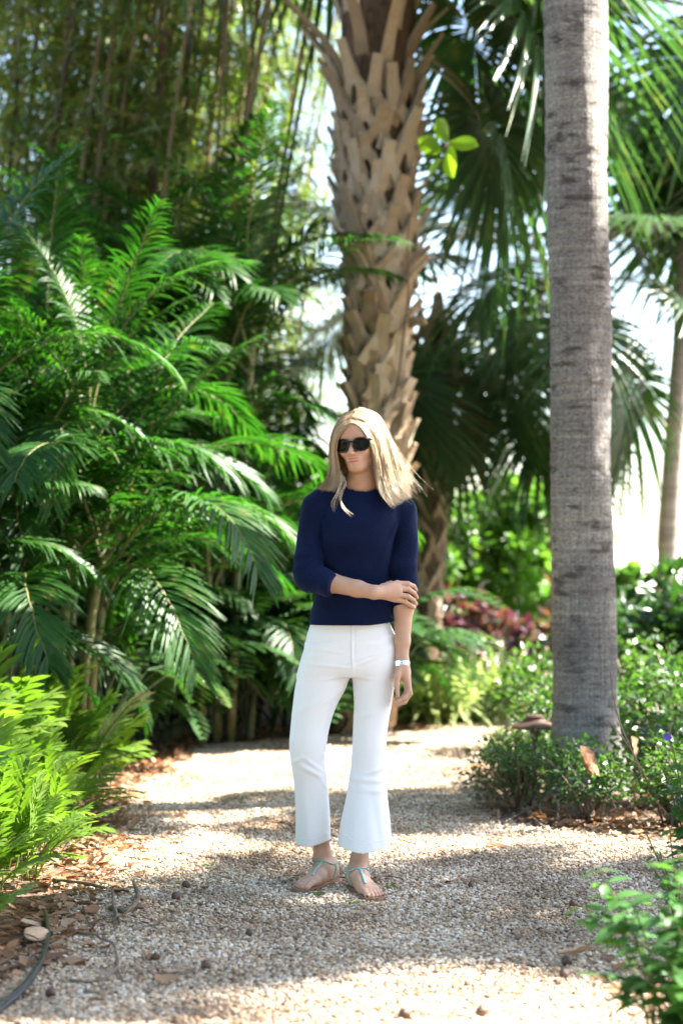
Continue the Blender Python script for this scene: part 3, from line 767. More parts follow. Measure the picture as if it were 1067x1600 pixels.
for k, (px, Y) in enumerate(und):
    b = at(px, 1100, Y)
    t = thing('philodendron', 'dark deeply lobed philodendron ' + ['beside the far end of the ferns', 'second from the ferns along the back of the path', 'under the two orange fruits', 'at the gravel edge, just right of the orange fruits', 'low at the middle of the dark back border', 'catching spots of sun midway along the back border', 'in the back border two plants from the woman', 'right beside the woman, at the gravel edge', 'in the second row behind the orange fruits', 'in the second row at the middle of the back border', 'in the second row nearest the woman', 'seen in the gap between the woman and the booted palm', 'behind the bright ferns, under the nearest feathery palm', 'at the foot of the booted palm', 'in the front row right after the ferns', 'in the front row left of the orange fruits', 'in the front row below the orange fruits', 'in the front row at the middle of the gravel edge', 'in the front row right of the middle', 'in the front row nearest the woman'][k], 'plant', (b[0], Y, 0), r_.uniform(0, 6), 'dark lobed plants along the back of the path')
    for q in range(17):
        link('leaf', BL[q % 3], t, (0, 0, .03 * q / 3), (r_.uniform(-.2, .2), r_.uniform(-.6, .35), q * 2.4), r_.uniform(.9, 1.6))
for (px, py, Y) in ((296, 1041, 13.0), (283, 1034, 13.1), (370, 903, 13.6), (363, 893, 13.6)):
    p = at(px, py, Y)
    g = Geo(); n = 8; th = np.linspace(0, math.pi, n)
    g.tube(np.stack([0 * th, 0 * th, -np.cos(th) * .03], 1), np.maximum(.002, np.sin(th) * .03), 8); g.tube(A((0, 0, .028), (.01, 0, .07), (.0, .02, .16)), .003, 4)
    tag(link('orange_fruit', g.mesh('orange_fruit', M['orange']), None, p), 'small round orange fruit glowing in the dark undergrowth', 'fruit', 'orange fruits in the undergrowth')

# ------------------------------------------------------------------ lobed ferns on the left
def fernfrond(seed, L, el0, el1, nl=9):
    r = np.random.default_rng(seed); n = 12; t = np.linspace(0, 1, n)
    el = R(el0) + (R(el1) - R(el0)) * t; ds = L / (n - 1)
    P = np.stack([np.cumsum(np.cos(el)) * ds, np.cumsum(r.normal(0, .004, n)), np.cumsum(np.sin(el)) * ds], 1); P -= P[0]
    g = Geo(); g.tube(P, np.linspace(.0035, .0012, n), 4, .9, cap=False)
    u = np.linspace(.42, .96, nl)
    B0 = np.stack([np.interp(u, t, P[:, k]) for k in range(3)], 1); e = np.interp(u, t, el)
    T = np.stack([np.cos(e), 0 * e, np.sin(e)], 1); Nn = np.stack([-np.sin(e), 0 * e, np.cos(e)], 1)
    for s in (-1, 1):
        D = nrm(T * (.5 + .45 * u)[:, None] + A(0, s, 0) + Nn * r.normal(.08, .08, nl)[:, None])
        g.leaves(B0 - T * .01, D, Nn, .25 * L * np.sin(math.pi * (.22 + .62 * (u - .42) / .54)) ** .7 * r.uniform(.8, 1.15, nl), L * .027, prof=(1.4, .85, .9, .75, .08), bend=.12 + .15 * r.random(nl), fold=.12, tint=np.clip(r.normal(.45, .18, nl), 0, 1))
    g.leaves(P[-2:-1], T[-1:], Nn[-1:], L * .13, L * .035, prof=(1, .9, .6, .05), bend=.1, tint=np.array([.5]))
    return g.mesh('frond', M['fern'])
FERN = [fernfrond(1, .36, 84, 48), fernfrond(2, .37, 74, 20), fernfrond(3, .36, 88, 62), fernfrond(4, .33, 60, -5), fernfrond(5, .30, 70, 30), fernfrond(6, .34, 80, 10)]
fl = ['sunlit lobed fern clump at the front left corner above the edging', 'lobed fern with dark fronds reaching over the gravel at left', 'lobed fern at the left edge, second from the front', 'bright fern in the middle of the left bed', 'bright fern at the left edge of the picture',
      'brightest yellow-green fern at the path side of the left bed', 'sunlit fern behind the front ones at the left edge', 'sunlit fern at the far end of the left bed', 'tall sunlit fern against the dark palms', 'low fern by the leaf litter', 'fern reaching furthest onto the far path', 'tall fern at the far left top of the bed',
      'small fern low in the front left corner', 'fern under the feathery palm at far left', 'fern in the sunny top of the bed']
fp = [(-1.22, 6.75, 1.0), (-1.13, 7.45, 1.05), (-1.5, 7.3, 1.3), (-1.38, 8.1, 1.3), (-1.8, 8.1, 1.6), (-1.22, 8.7, 1.25), (-1.75, 8.8, 1.7), (-1.3, 9.6, 1.4), (-1.55, 9.4, 1.75), (-1.12, 7.95, .8), (-1.18, 10.2, 1.0), (-1.95, 9.3, 1.9),
      (-1.16, 6.25, .6), (-2.1, 8.6, 1.8), (-1.6, 8.5, 1.5)]
r_ = random.Random(77)
for k, (x, y, sc) in enumerate(fp):
    t = thing('fern', fl[k], 'fern', (x - .24, y, 0), r_.uniform(0, 6), 'lobed ferns on the left')
    for q in range(58):
        a = q * 2.39996 + r_.uniform(-.6, .6); d = .27 * math.sqrt(r_.random())
        link('frond', FERN[r_.randrange(6)], t, (d * math.cos(a), d * math.sin(a), 0), (r_.uniform(-.25, .25), r_.uniform(-.35, .15), a + r_.uniform(-.3, .3)), sc * (1.15 if sc > 1.25 else 1.0) * r_.uniform(.75, 1.2))

# ------------------------------------------------------------------ blue-flowered plants in the right foreground
def porterleaf():
    g = Geo()
    g.leaves(A((0, 0, 0)), A(1, 0, 0), A(0, 0, 1), 1.0, .27, prof=(.06, .55, .95, 1, .8, .5, .04), bend=.22, fold=.22, tint=np.array([.5]))
    return g.mesh('leaf', M['porter'])
PL = porterleaf()
def porter(label, loc, stemsdef, leafL, seed, flowers=()):
    r = random.Random(seed)
    t = thing('flowering_plant', label, 'plant', loc, 0, 'blue-flowered plants in the right foreground')
    for (pts, n, u0) in stemsdef:
        P = curve(pts, 12); g = Geo(); g.tube(P, np.linspace(.005, .002, 12), 5)
        link('stem', g.mesh('stem', M['fern_stem']), t)
        for q in range(n):
            u = u0 + (1 - u0) * (q + .5) / n
            p = [float(np.interp(u, np.linspace(0, 1, 12), P[:, k])) for k in range(3)]
            for s in (0, 1):
                az = q * 1.57 + s * math.pi + r.uniform(-.4, .4)
                link('leaf', PL, t, p, (r.uniform(-.3, .3), r.uniform(-.5, .35), az), leafL * r.uniform(.7, 1.2) * (1.1 - .45 * u))
    for pts in flowers:
        P = curve(pts, 10); g = Geo(); g.tube(P, np.linspace(.0028, .002, 10), 5)
        sp = link('flower_spike', g.mesh('flower_spike', M['twig']), t)
    return t
def rel(p, o): return np.asarray(p) - np.asarray(o)
def plant_at(label, base, tips, leafL, seed, n=8, u0=.3, spikes=()):
    o = A(*base, 0)
    st = []
    for tip in tips:
        tp = rel(tip, o); st.append(([A(random.uniform(-.03, .03), random.uniform(-.03, .03), -.01), tp * A(.35, .35, .55), tp], n, u0))
    return porter(label, tuple(o), st, leafL, seed, [[rel(q, o) for q in s] for s in spikes])
def blossom(p, label):
    g = Geo()
    for k in range(5):
        a = k * 2 * math.pi / 5
        g.leaves(A((0, 0, 0)), A(math.cos(a), -.4, math.sin(a)), A(0, -1, 0), .012, .006, prof=(.4, 1, .9, .3), bend=.1, tint=np.array([.5]))
    return link('blossom', g.mesh('blossom', M['flower']), None, p)
Yp = 6.6
pf = plant_at('flowering plant with a violet-blue blossom at the right edge', (1.18, 6.65), [at(1050, 1165, Yp), at(1085, 1120, Yp), at(1062, 1190, Yp - .1), at(1100, 1180, Yp), at(1035, 1200, Yp), at(1075, 1150, Yp), at(1060, 1230, Yp)], .085, 3, 9, .35,
         [[at(1005, 1215, Yp), at(985, 1170, Yp), at(962, 1110, Yp), at(952, 1045, Yp)], [at(1010, 1220, Yp), at(990, 1180, Yp), at(962, 1140, Yp), at(948, 1125, Yp)], [at(1050, 1175, Yp), at(1045, 1150, Yp), at(1052, 1122, Yp)]])
for q in (at(1040, 1150, Yp), at(1043, 1153, Yp - .01), at(1028, 1437, 5.0)):
    b = blossom(q, ''); b.parent = pf; b.location = rel(q, pf.location)
plant_at('low leafy plant with pale shoots right of the gravel bend', (1.07, 6.35), [at(1008, 1300, 6.3), at(1030, 1330, 6.2), at(1045, 1290, 6.4), at(1075, 1310, 6.3), at(1020, 1355, 6.1)], .05, 4, 7, .35)
plant_at('blurred leafy plant nearest the camera at the right edge', (.88, 4.9), [at(1050, 1350, 4.8), at(1075, 1400, 4.8), at(1040, 1420, 4.9), at(1030, 1480, 4.8), at(1060, 1330, 5.0), at(1085, 1360, 4.7), at(1060, 1450, 4.7), at(1020, 1390, 4.8), at(1045, 1500, 4.7), at(1070, 1540, 4.7), at(1010, 1530, 4.8)], .105, 5, 11, .1)
plant_at('blurred leafy sprigs leaning out over the gravel at lower right', (.80, 4.95), [at(945, 1370, 5.1), at(960, 1440, 5.0), at(985, 1400, 5.0), at(940, 1525, 4.9), at(990, 1470, 4.9), at(905, 1410, 5.1), at(930, 1350, 5.1), at(975, 1530, 4.9)], .10, 6, 5, .6)

# ------------------------------------------------------------------ bright sprig beside the booted palm
tsp = thing('leafy_sprig', 'sprig of five glowing yellow-green leaves beside the booted trunk', 'plant', tuple(at(655, 300, 12.2)))
g = Geo(); p0 = at(655, 300, 12.2)
# its slender climbing stem comes up from the ground beside the trunk
g.tube(curve([A(p0[0] - .12, 13.15, 2.2) - p0, A(p0[0] - .05, 12.95, 2.8) - p0, A(0, 0, 0), at(700, 222, 12.2) - p0], 16), np.linspace(.009, .003, 16), 5)
link('stem', g.mesh('stem', M['twig']), tsp)
g = Geo(); g.leaves(A((0, 0, 0)), A(1, 0, 0), A(0, 0, 1), 1.0, .26, prof=(.1, .6, .95, 1, .8, .05), bend=.08, fold=.15, tint=np.array([.6])); LF = g.mesh('leaf', M['sprig'])
for (bx, by, ex, ey) in ((700, 222, 680, 184), (702, 222, 745, 226), (702, 226, 704, 276), (690, 240, 652, 214), (690, 250, 664, 276)):
    b, e = at(bx, by, 12.2), at(ex, ey, 12.05); d = e - b
    q = Vector(d).to_track_quat('X', 'Z').to_euler()
    o = link('leaf', LF, tsp, b - p0, (q.x + 1.0, q.y, q.z), np.linalg.norm(d))
# ------------------------------------------------------------------ shade trees beside the path, outside the picture
def shade_palm(label, x, y, h, nf, sc, seed):
    t = thing('fan_palm', label, 'palm tree', (x, y, 0), 0, 'palms shading the path')
    g = Geo(); g.tube(curve([A(0, 0, -.05), A(.05, 0, h * .5), A(0, 0, h)], 10), np.linspace(.17, .14, 10), 10)
    link('trunk', g.mesh('trunk', M['trunk_dark']), t)
    crown(t, A(0, 0, h), nf, 0, sc, seed, (75, -35))
for k, (x, y, h, nf, sc) in enumerate(SHADE):
    shade_palm('fan palm right of the path shading the gravel, ' + ['level with the woman', 'furthest out to the right', 'beyond the grey trunk', 'nearest the camera'][k], x, y, h, nf, sc, 20 + k)

# unseen leafy trees added around the camera to cut the sky's fill light
CANOPY = cloud(101, 3.0, 3.0, 4.6, 9000, .26, .075, M['cover'], clumps=70, base=0.0)
for k, (x, y, z, sc) in enumerate(CAN):
    t = thing('added_shade_tree', 'unseen leafy tree added behind the camera to block sky light, ' + ['straight behind', 'to the left', 'to the right', 'by the left bed', 'further back', 'overhanging'][k], 'tree', (x, y, 0), k * 1.3, 'unseen trees added behind the camera to block sky light')
    g = Geo(); g.tube(curve([A(0, 0, -.05), A(.1, .05, z * .6), A(0, 0, z + 2.5 * sc)], 10), np.linspace(.2, .07, 10), 10); link('trunk', g.mesh('trunk', M['twig']), t)
    link('crown', CANOPY[0], t, (0, 0, z), (0, 0, k), sc)

# ------------------------------------------------------------------ litter on the path
def dryleaf(seed, lobes):
    r = np.random.default_rng(seed); g = Geo()
    if lobes:      # curled leaf with wavy edge
        g.leaves(A((0, 0, 0)), A(1, 0, 0), A(0, 0, 1), 1.0, .22, prof=(.05, .6, .8, 1, .7, .85, .5, .04), bend=r.uniform(-.3, .35), fold=r.uniform(.2, .7), tint=np.array([r.random()]))
    else:
        g.leaves(A((0, 0, 0)), A(1, 0, 0), A(0, 0, 1), 1.0, .3, prof=(.05, .8, 1, .9, .5, .04), bend=r.uniform(-.25, .3), fold=r.uniform(.1, .5), tint=np.array([r.random()]))
    V = np.vstack(g.V); V[:, 2] += r.normal(0, .035, len(V)); g.V = [V]
    return g.mesh('fallen_leaf', M['dry_leaf'])
DL = [dryleaf(s, s % 2) for s in range(8)]
r_ = random.Random(31)
def fallen(x, y, L, z=.008, label='dry curled brown leaf in the litter along the left bed', grp='dry leaves along the left bed', rz=None):
    o = link('fallen_leaf', DL[r_.randrange(8)], None, (x, y, z + .12 * L), (r_.uniform(-.3, .3), r_.uniform(-.25, .25), r_.uniform(0, 6.28) if rz is None else rz), L)
    return tag(o, label, 'leaf', grp)
for k in range(230):
    y = r_.uniform(5.9, 9.2) if k < 170 else r_.uniform(9, 12.2)
    x = np.interp(y, [5, 6.3, 7.2, 8.2, 9.2, 10.2, 11.4, 12.4], [-.98, -.92, -.93, -.96, -1.06, -1.1, -1.0, -.94]) + r_.gauss(-.02, .13) + (.1 if k % 3 == 0 else 0)
    fallen(x, y, r_.uniform(.035, .10))
for k in range(60):
    x = r_.uniform(.75, 2.0); y = np.interp(x, [.75, 1.1, 1.5, 2.4], [9.0, 8.6, 8.35, 8.15]) + r_.uniform(-.05, .5)
    fallen(x, y, r_.uniform(.05, .11), label='dry brown leaf under the ground cover by the grey trunk', grp='dry leaves under the ground cover')
for k in range(26):
    p = gnd(r_.uniform(930, 1066), r_.uniform(1450, 1600))
    fallen(p[0], p[1], r_.uniform(.04, .09), label='dry leaf in the litter at the lower right corner', grp='dry leaves at lower right')
for (px, py, L, lab) in ((245, 1548, .10, 'curled brown leaf beside the thin twig, lower left'), (760, 1327, .09, 'flat orange-brown leaf on the gravel right of the woman'), (490, 1399, .05, 'small brown leaf just left of the sandals'), (935, 1500, .13, 'large pale dry leaf lying on the gravel at lower right'),
                     (165, 1575, .06, 'small grey-brown leaf near the edging strip'), (705, 1385, .05, 'little brown leaf on the shaded gravel'), (620, 1540, .05, 'small tan leaf at the bottom centre of the path')):
    p = gnd(px, py); fallen(p[0], p[1], L, .012, lab, 'single leaves on the gravel')
for k, (px, py, Y, L, rz) in enumerate(((905, 1165, 8.75, .16, 4.4), (915, 1175, 8.72, .13, 5.0), (985, 1150, 8.9, .11, 4.6))):
    p = at(px, py, Y)
    o = link('dead_leaf', DL[k * 2 + 1], None, p, (1.2, 1.1, rz - 4), (L, L * 1.3, L)); tag(o, ['large brown dead leaf caught in the ground cover before the grey trunk', 'second brown dead leaf caught just beside the large one', 'dead leaf hanging in the shrub right of the grey trunk'][k], 'leaf')
def litter():
    r = np.random.default_rng(4); g = Geo(); n = 2600
    y = r.uniform(5.2, 13.2, n)
    x = np.interp(y, [5, 6.3, 7.2, 8.2, 9.2, 10.2, 11.4, 12.4], [-.98, -.92, -.93, -.96, -1.06, -1.1, -1.0, -.94]) + np.abs(r.normal(0, .28, n)) * -1 + .06
    m = 1200; x2 = r.uniform(.7, 2.2, m); y2 = np.interp(x2, [.75, 1.1, 1.5, 2.4], [9.0, 8.6, 8.35, 8.15]) + r.uniform(0, 2.2, m)
    m3 = 700; x3 = r.uniform(-1.0, .6, m3); y3 = 12.75 + (x3 + .8) * .5 + np.abs(r.normal(0, .4, m3))
    B = np.stack([np.concatenate([x, x2, x3]), np.concatenate([y, y2, y3]), r.uniform(.006, .03, n + m + m3)], 1); N = len(B)
    D = r.normal(0, 1, (N, 3)) * A(1, 1, .2); U = A(0, 0, 1) + r.normal(0, .35, (N, 3))
    g.leaves(B, D, U, r.uniform(.025, .07, N), r.uniform(.006, .014, N), prof=(.2, 1, .8, .1), bend=r.uniform(-.3, .3, N), fold=.3)
    o = link('leaf_litter', g.mesh('leaf_litter', M['dry_leaf'])); tag(o, 'brown leaf litter lying under the plants beside the path', 'leaf litter', None, 'stuff')
litter()
# pieces of broken stalk and debris among the pebbles
def debris():
    r = np.random.default_rng(14); g = Geo(); n = 900
    x = r.uniform(-1.0, 1.6, n); y = r.uniform(5, 11, n); k = inpoly(x, y, PATH); x, y = x[k], y[k]; n = len(x)
    B = np.stack([x, y, np.full(n, .012)], 1); D = r.normal(0, 1, (n, 3)) * A(1, 1, .06)
    g.leaves(B, D, A(0, 0, 1), r.uniform(.02, .09, n), r.uniform(.001, .005, n), prof=(.5, 1, .8, .3), bend=r.uniform(-.1, .1, n), fold=.4)
    o = link('path_debris', g.mesh('path_debris', M['dry_leaf'])); tag(o, 'thin straws and leaf bits strewn over the gravel', 'debris', None, 'stuff')
debris()
# nuts
def nutmesh(seed):
    r = np.random.default_rng(seed); th = np.linspace(0, math.pi, 9); g = Geo()
    g.tube(np.stack([0 * th, 0 * th, -np.cos(th) * .95 + .0], 1), np.maximum(.03, np.sin(th) * (1 + .1 * r.normal(0, 1, 9))), 12)
    g.tube(A((0, 0, .9), (.03, .02, 1.12)), [.16, .1], 6)
    V = np.vstack(g.V); V += .05 * np.sin(V[:, [1, 2, 0]] * 4 + seed); g.V = [V]
    return g.mesh('nut', M['nut'])
NUT = [nutmesh(s) for s in range(3)]
for k, (px, py, rad, lab) in enumerate(((389, 1466, .015, 'dark brown nut on the gravel, left of centre'), (322, 1517, .016, 'round brown nut between the twig and the path centre'), (243, 1505, .015, 'rough dark nut lying by the thin twig'), (291, 1390, .017, 'dark nut shadowed on the sunny stripe left of the woman'),
                                        (275, 1409, .017, 'grey-brown nut just below the sunny stripe at left'), (881, 1531, .017, 'glossy dark nut at lower right by the pale leaf'), (885, 1512, .018, 'tan nut just above the glossy dark one'), (753, 1592, .019, 'reddish nut at the bottom edge of the path'), (945, 1438, .017, 'dark nut under the blurred sprigs'), (632, 1596, .017, 'brown nut cut off by the bottom edge'), (80, 1562, .018, 'grey nut beside the black edging'), (895, 1420, .015, 'brown nut on the shaded gravel at right'), (735, 1390, .013, 'small dark nut far right of the sandals'))):
    p = gnd(px, py); tag(link('nut', NUT[k % 3], None, (p[0], p[1], rad * .75 + .006), (1.2 + k, .4 * k, k), (rad * (.8 + .3 * ((k * 7) % 5) / 4), rad * .9, rad * (.75 + .3 * ((k * 3) % 4) / 3))), lab, 'nut', 'nuts on the gravel')
# twigs
def twig(label, pts, rad, side=()):
    P = [gnd(px, py) + A(0, 0, z) for px, py, z in pts]; o = P[0].copy(); g = Geo()
    c = curve([p - o for p in P], 14); rr = np.linspace(rad, rad * .55, 14) * (1 + .12 * np.random.default_rng(3).normal(0, 1, 14)); g.tube(c, rr, 6)
    for (a, b) in side:
        q = [gnd(*a[:2]) + A(0, 0, a[2]) - o, gnd(*b[:2]) + A(0, 0, b[2]) - o]; g.tube(np.array(q), [rad * .7, rad * .35], 5)
    tag(link('twig', g.mesh('twig', M['twig']), None, o), label, 'twig', 'twigs on the path')
twig('thin brown twig bent like a hook at lower left', [(110, 1538, .01), (150, 1541, .012), (177, 1530, .02), (182, 1505, .03), (172, 1488, .035), (158, 1482, .03), (153, 1470, .03)], .006, [((180, 1515, .02), (195, 1542, .01))])
twig('forked grey twig lying on the litter left of the nuts', [(175, 1425, .012), (200, 1432, .02), (212, 1425, .03), (209, 1398, .05)], .011, [((178, 1425, .02), (188, 1450, .02)), ((178, 1425, .02), (176, 1412, .05))])
twig('dark straight twig at the edge of the sunny litter', [(112, 1462, .015), (140, 1468, .018), (170, 1466, .015)], .008)
twig('pale stick in the sunny litter beside the ferns', [(85, 1385, .02), (130, 1392, .03), (165, 1396, .02)], .010)
twig('thin straw-like twig across the lower path', [(190, 1525, .01), (250, 1527, .012), (310, 1524, .01)], .0035)
twig('short dark twig by the hooked twig', [(135, 1556, .01), (150, 1558, .012), (165, 1555, .01)], .008)
twig('small curved twig just right of the sandals', [(585, 1382, .012), (600, 1376, .018), (630, 1378, .012)], .0035)
twig('fallen stick slanting through the ground cover before the grey trunk', [(870, 1290, .02), (880, 1240, .1), (900, 1225, .16)], .010)
twig('pale fallen stick at the corner of the path bend', [(785, 1292, .015), (815, 1280, .03), (838, 1270, .04)], .007)
twig('dark stick lying across the gravel edge before the ground cover', [(815, 1272, .03), (835, 1288, .02), (850, 1298, .015)], .009)
# black plastic edging, lower left
P = [gnd(px, py) for px, py in ((-60, 1640), (0, 1590), (30, 1565), (55, 1535), (70, 1505), (76, 1480), (75, 1462), (72, 1440))]
P = curve(P, 40); g = Geo(); g.plank(P + A(0, 0, .014), .006, .036, A(0, 1, 0) * 0 + A(1, -.3, 0)); g.tube(P + A(0, 0, .034), .0065, 8)
o = link('garden_edging', g.mesh('garden_edging', M['edging'])); tag(o, 'curved black plastic edging strip at the lower left corner', 'garden edging')
# round pale dry leaf pod standing at the end of the edging
g = Geo(); th = np.linspace(0, math.pi, 10)
g.tube(np.stack([-np.cos(th), 0 * th, 0 * th], 1), np.maximum(.02, np.sin(th) ** .8), 14, flat=.25)
V = np.vstack(g.V); V += .04 * np.sin(V[:, [2, 0, 1]] * 5); g.V = [V]
M['pod'] = surfmat('pale_pod', [(.3, (.42, .27, .17)), (.7, (.58, .42, .3))], 4, bump=.3)
p = gnd(58, 1477); tag(link('seed_pod', g.mesh('seed_pod', M['pod']), None, (p[0], p[1], .036), (.3, .1, .2), (.04, .05, .038)), 'round pale brown seed pod at the end of the black edging', 'seed pod')
# small weeds on the gravel
def weed():
    g = Geo(); r = np.random.default_rng(2); n = 14; a = np.arange(n) * 2.4
    D = np.stack([np.cos(a), np.sin(a), .5 + .6 * r.random(n)], 1)
    g.leaves(np.zeros((n, 3)), D, A(0, 0, 1), r.uniform(.02, .045, n), .007, prof=(.2, 1, .8, .1), bend=.4)
    return g.mesh('weed', M['fern'])
WD = weed()
for k, (px, py, lab) in enumerate(((553, 1415, 'tiny green weed in the gravel in front of the sandals'), (328, 1355, 'tiny green weed in the sunny stripe at left'), (492, 1402, 'small green weed beside the image-left sandal'), (612, 1390, 'small green weed right of the sandals'), (107, 1412, 'small bright weed in the sunny litter'))):
    p = gnd(px, py); tag(link('weed', WD, None, (p[0], p[1], .004), (0, 0, k), .9), lab, 'weed', 'weeds in the gravel')
# path lamp
p = gnd(835, 1212); p = A((835 - 533.5) / FPX * 10.2, 10.2, 0)
t = thing('path_lamp', 'low brown metal path lamp with a shallow conical hat beside the grey trunk', 'lamp', p)
zt = CAM_Z - (1120 - 854) / FPX * 10.2
g = Geo(); g.tube(A((0, 0, -.02), (0, 0, zt - .05)), .016, 10); link('post', g.mesh('post', M['lamp_metal']), t)
g = Geo(); g.tube(A((0, 0, zt - .058), (0, 0, zt - .045), (0, 0, zt - .02), (0, 0, zt - .012), (0, 0, zt + .004), (0, 0, zt + .012)), [.118, .12, .06, .052, .05, .03], 24); link('hat', g.mesh('hat', M['lamp_metal'], False), t)
g = Geo(); g.tube(A((0, 0, zt - .10), (0, 0, zt - .058)), [.022, .03], 12); link('neck', g.mesh('neck', M['lamp_metal']), t)
# ------------------------------------------------------------------ the woman: fields sampled on a grid, skinned by surface nets
class Field:
    def __init__(self, lo, hi, h):
        self.h = h; self.lo = np.asarray(lo, float)
        self.n = np.ceil((np.asarray(hi) - self.lo) / h).astype(int) + 1
        self.f = np.full(self.n, 1.0, np.float32)
    def box(self, lo, hi, m):
        a = np.clip(np.floor((np.asarray(lo) - m - self.lo) / self.h).astype(int), 0, self.n - 1)
        b = np.clip(np.ceil((np.asarray(hi) + m - self.lo) / self.h).astype(int) + 1, 1, self.n)
        ax = [self.lo[i] + self.h * np.arange(a[i], b[i]) for i in range(3)]
        X, Y, Z = np.meshgrid(*ax, indexing='ij', sparse=True)
        return tuple(slice(a[i], b[i]) for i in range(3)), X, Y, Z
    def merge(self, sl, d, k):
        f = self.f[sl]
        if k <= 0: self.f[sl] = np.minimum(f, d)
        else:
            h = np.maximum(k - np.abs(f - d), 0) / k
            self.f[sl] = np.minimum(f, d) - h * h * k * .25
    def cone(self, a, b, r1, r2, k=.01, sub=False):
        a = np.asarray(a, float); b = np.asarray(b, float); rm = max(r1, r2)
        sl, X, Y, Z = self.box(np.minimum(a, b) - rm, np.maximum(a, b) + rm, k + 3 * self.h)
        ba = b - a; L2 = max(1e-9, float(ba @ ba))
        t = np.clip(((X - a[0]) * ba[0] + (Y - a[1]) * ba[1] + (Z - a[2]) * ba[2]) / L2, 0, 1)
        d = np.sqrt((X - a[0] - t * ba[0])**2 + (Y - a[1] - t * ba[1])**2 + (Z - a[2] - t * ba[2])**2) - (r1 + (r2 - r1) * t)
        if sub: self.f[sl] = np.maximum(self.f[sl], -d)
        else: self.merge(sl, d, k)
    def chain(self, pts, rad, k=.01):
        for i in range(len(pts) - 1): self.cone(pts[i], pts[i + 1], rad[i], rad[i + 1], k)
    def ell(self, c, r, k=.01, rot=None, sub=False):
        c = np.asarray(c, float); r = np.asarray(r, float); m = r.max()
        sl, X, Y, Z = self.box(c - m, c + m, k + 3 * self.h)
        X, Y, Z = X - c[0], Y - c[1], Z - c[2]
        if rot is not None:
            X, Y, Z = (rot[0, 0] * X + rot[1, 0] * Y + rot[2, 0] * Z, rot[0, 1] * X + rot[1, 1] * Y + rot[2, 1] * Z, rot[0, 2] * X + rot[1, 2] * Y + rot[2, 2] * Z)
        k0 = np.sqrt((X / r[0])**2 + (Y / r[1])**2 + (Z / r[2])**2); k1 = np.sqrt((X / r[0]**2)**2 + (Y / r[1]**2)**2 + (Z / r[2]**2)**2)
        d = k0 * (k0 - 1) / np.maximum(k1, 1e-6)
        if sub:
            f = self.f[sl]; h = np.maximum(k - np.abs(f + d), 0) / k; self.f[sl] = np.maximum(f, -d) + h * h * k * .25
        else: self.merge(sl, d, k)
    def stack(self, z, cx, cy, a, b, k=.01, p=2.2, grow=0.0, z0=None, z1=None, fold=None):
        """upright body of elliptical sections given at heights z"""
        z0 = min(z) if z0 is None else z0; z1 = max(z) if z1 is None else z1
        am = max(a) + grow; bm = max(b) + grow
        sl, X, Y, Z = self.box((min(cx) - am, min(cy) - bm, z0), (max(cx) + am, max(cy) + bm, z1), k + 4 * self.h)
        zz = Z.ravel(); q = lambda v: hermite(zz, z, v)[None, None, :]
        ca, cb, ax, by = q(cx), q(cy), q(a) + grow, q(b) + grow
        u = (np.abs(X - ca) / ax) ** p + (np.abs(Y - cb) / by) ** p
        d = (u ** (1 / p) - 1) * np.minimum(ax, by)
        if fold is not None: d = d + fold(X, Y, Z)
        d = np.maximum(d, np.maximum(z0 - Z, Z - z1))
        self.merge(sl, d, k)
    def extract(self):
        f = self.f; n = self.n; ins = f < 0
        c = np.zeros(n - 1, np.uint8)
        for i in (0, 1):
            for j in (0, 1):
                for k in (0, 1): c += ins[i:n[0] - 1 + i, j:n[1] - 1 + j, k:n[2] - 1 + k]
        act = np.argwhere((c > 0) & (c < 8))
        ids = np.full(n - 1, -1, np.int32); ids[tuple(act.T)] = np.arange(len(act))
        acc = np.zeros((len(act), 3)); cnt = np.zeros(len(act))
        cor = [(i, j, k) for i in (0, 1) for j in (0, 1) for k in (0, 1)]
        val = {q: f[act[:, 0] + q[0], act[:, 1] + q[1], act[:, 2] + q[2]].astype(float) for q in cor}
        for q in cor:
            for ax in range(3):
                if q[ax]: continue
                w = list(q); w[ax] = 1; w = tuple(w)
                v0, v1 = val[q], val[w]; m = (v0 < 0) != (v1 < 0)
                t = np.where(m, v0 / np.where(np.abs(v0 - v1) < 1e-9, 1e-9, v0 - v1), 0)
                p = np.tile(np.array(q, float), (len(act), 1)); p[:, ax] += t
                acc[m] += p[m]; cnt[m] += 1
        V = self.lo + self.h * (act + acc / cnt[:, None])
        Q = []
        for ax in range(3):
            o = [x for x in range(3) if x != ax]
            s0 = [slice(1, -1)] * 3; s1 = [slice(1, -1)] * 3
            s0[ax] = slice(0, -1); s1[ax] = slice(1, None)
            a, b = ins[tuple(s0)], ins[tuple(s1)]
            e = np.argwhere(a != b); fl = a[tuple(e.T)]
            for x in o: e[:, x] += 1
            def cell(du, dv):
                g = e.copy(); g[:, o[0]] -= du; g[:, o[1]] -= dv; return ids[tuple(g.T)]
            q = np.stack([cell(1, 1), cell(0, 1), cell(0, 0), cell(1, 0)], 1)
            flip = fl if ax != 1 else ~fl
            q[~flip] = q[~flip][:, ::-1]
            Q.append(q)
        Q = np.vstack(Q); return V, Q[(Q >= 0).all(1)]

PO = A(.04, 7.3, 0)
person = thing('person', 'woman in navy sweater, white cropped flared trousers and sunglasses standing on the gravel', 'person', PO)
def W(px, py, Y=7.3): return at(px, py, Y)
def zrow(py, Y=7.3): return CAM_Z - (py - 854) / FPX * Y
def xcol(px, Y=7.3): return (px - 533.5) / FPX * Y
# head frame
HC = W(562, 691, 7.30)
HR = np.array((Matrix.Rotation(R(-20), 3, 'Z') @ Matrix.Rotation(R(-4.5), 3, 'Y') @ Matrix.Rotation(R(2), 3, 'X')))
def H(x, y, z): return HC + HR @ A(x, y, z)

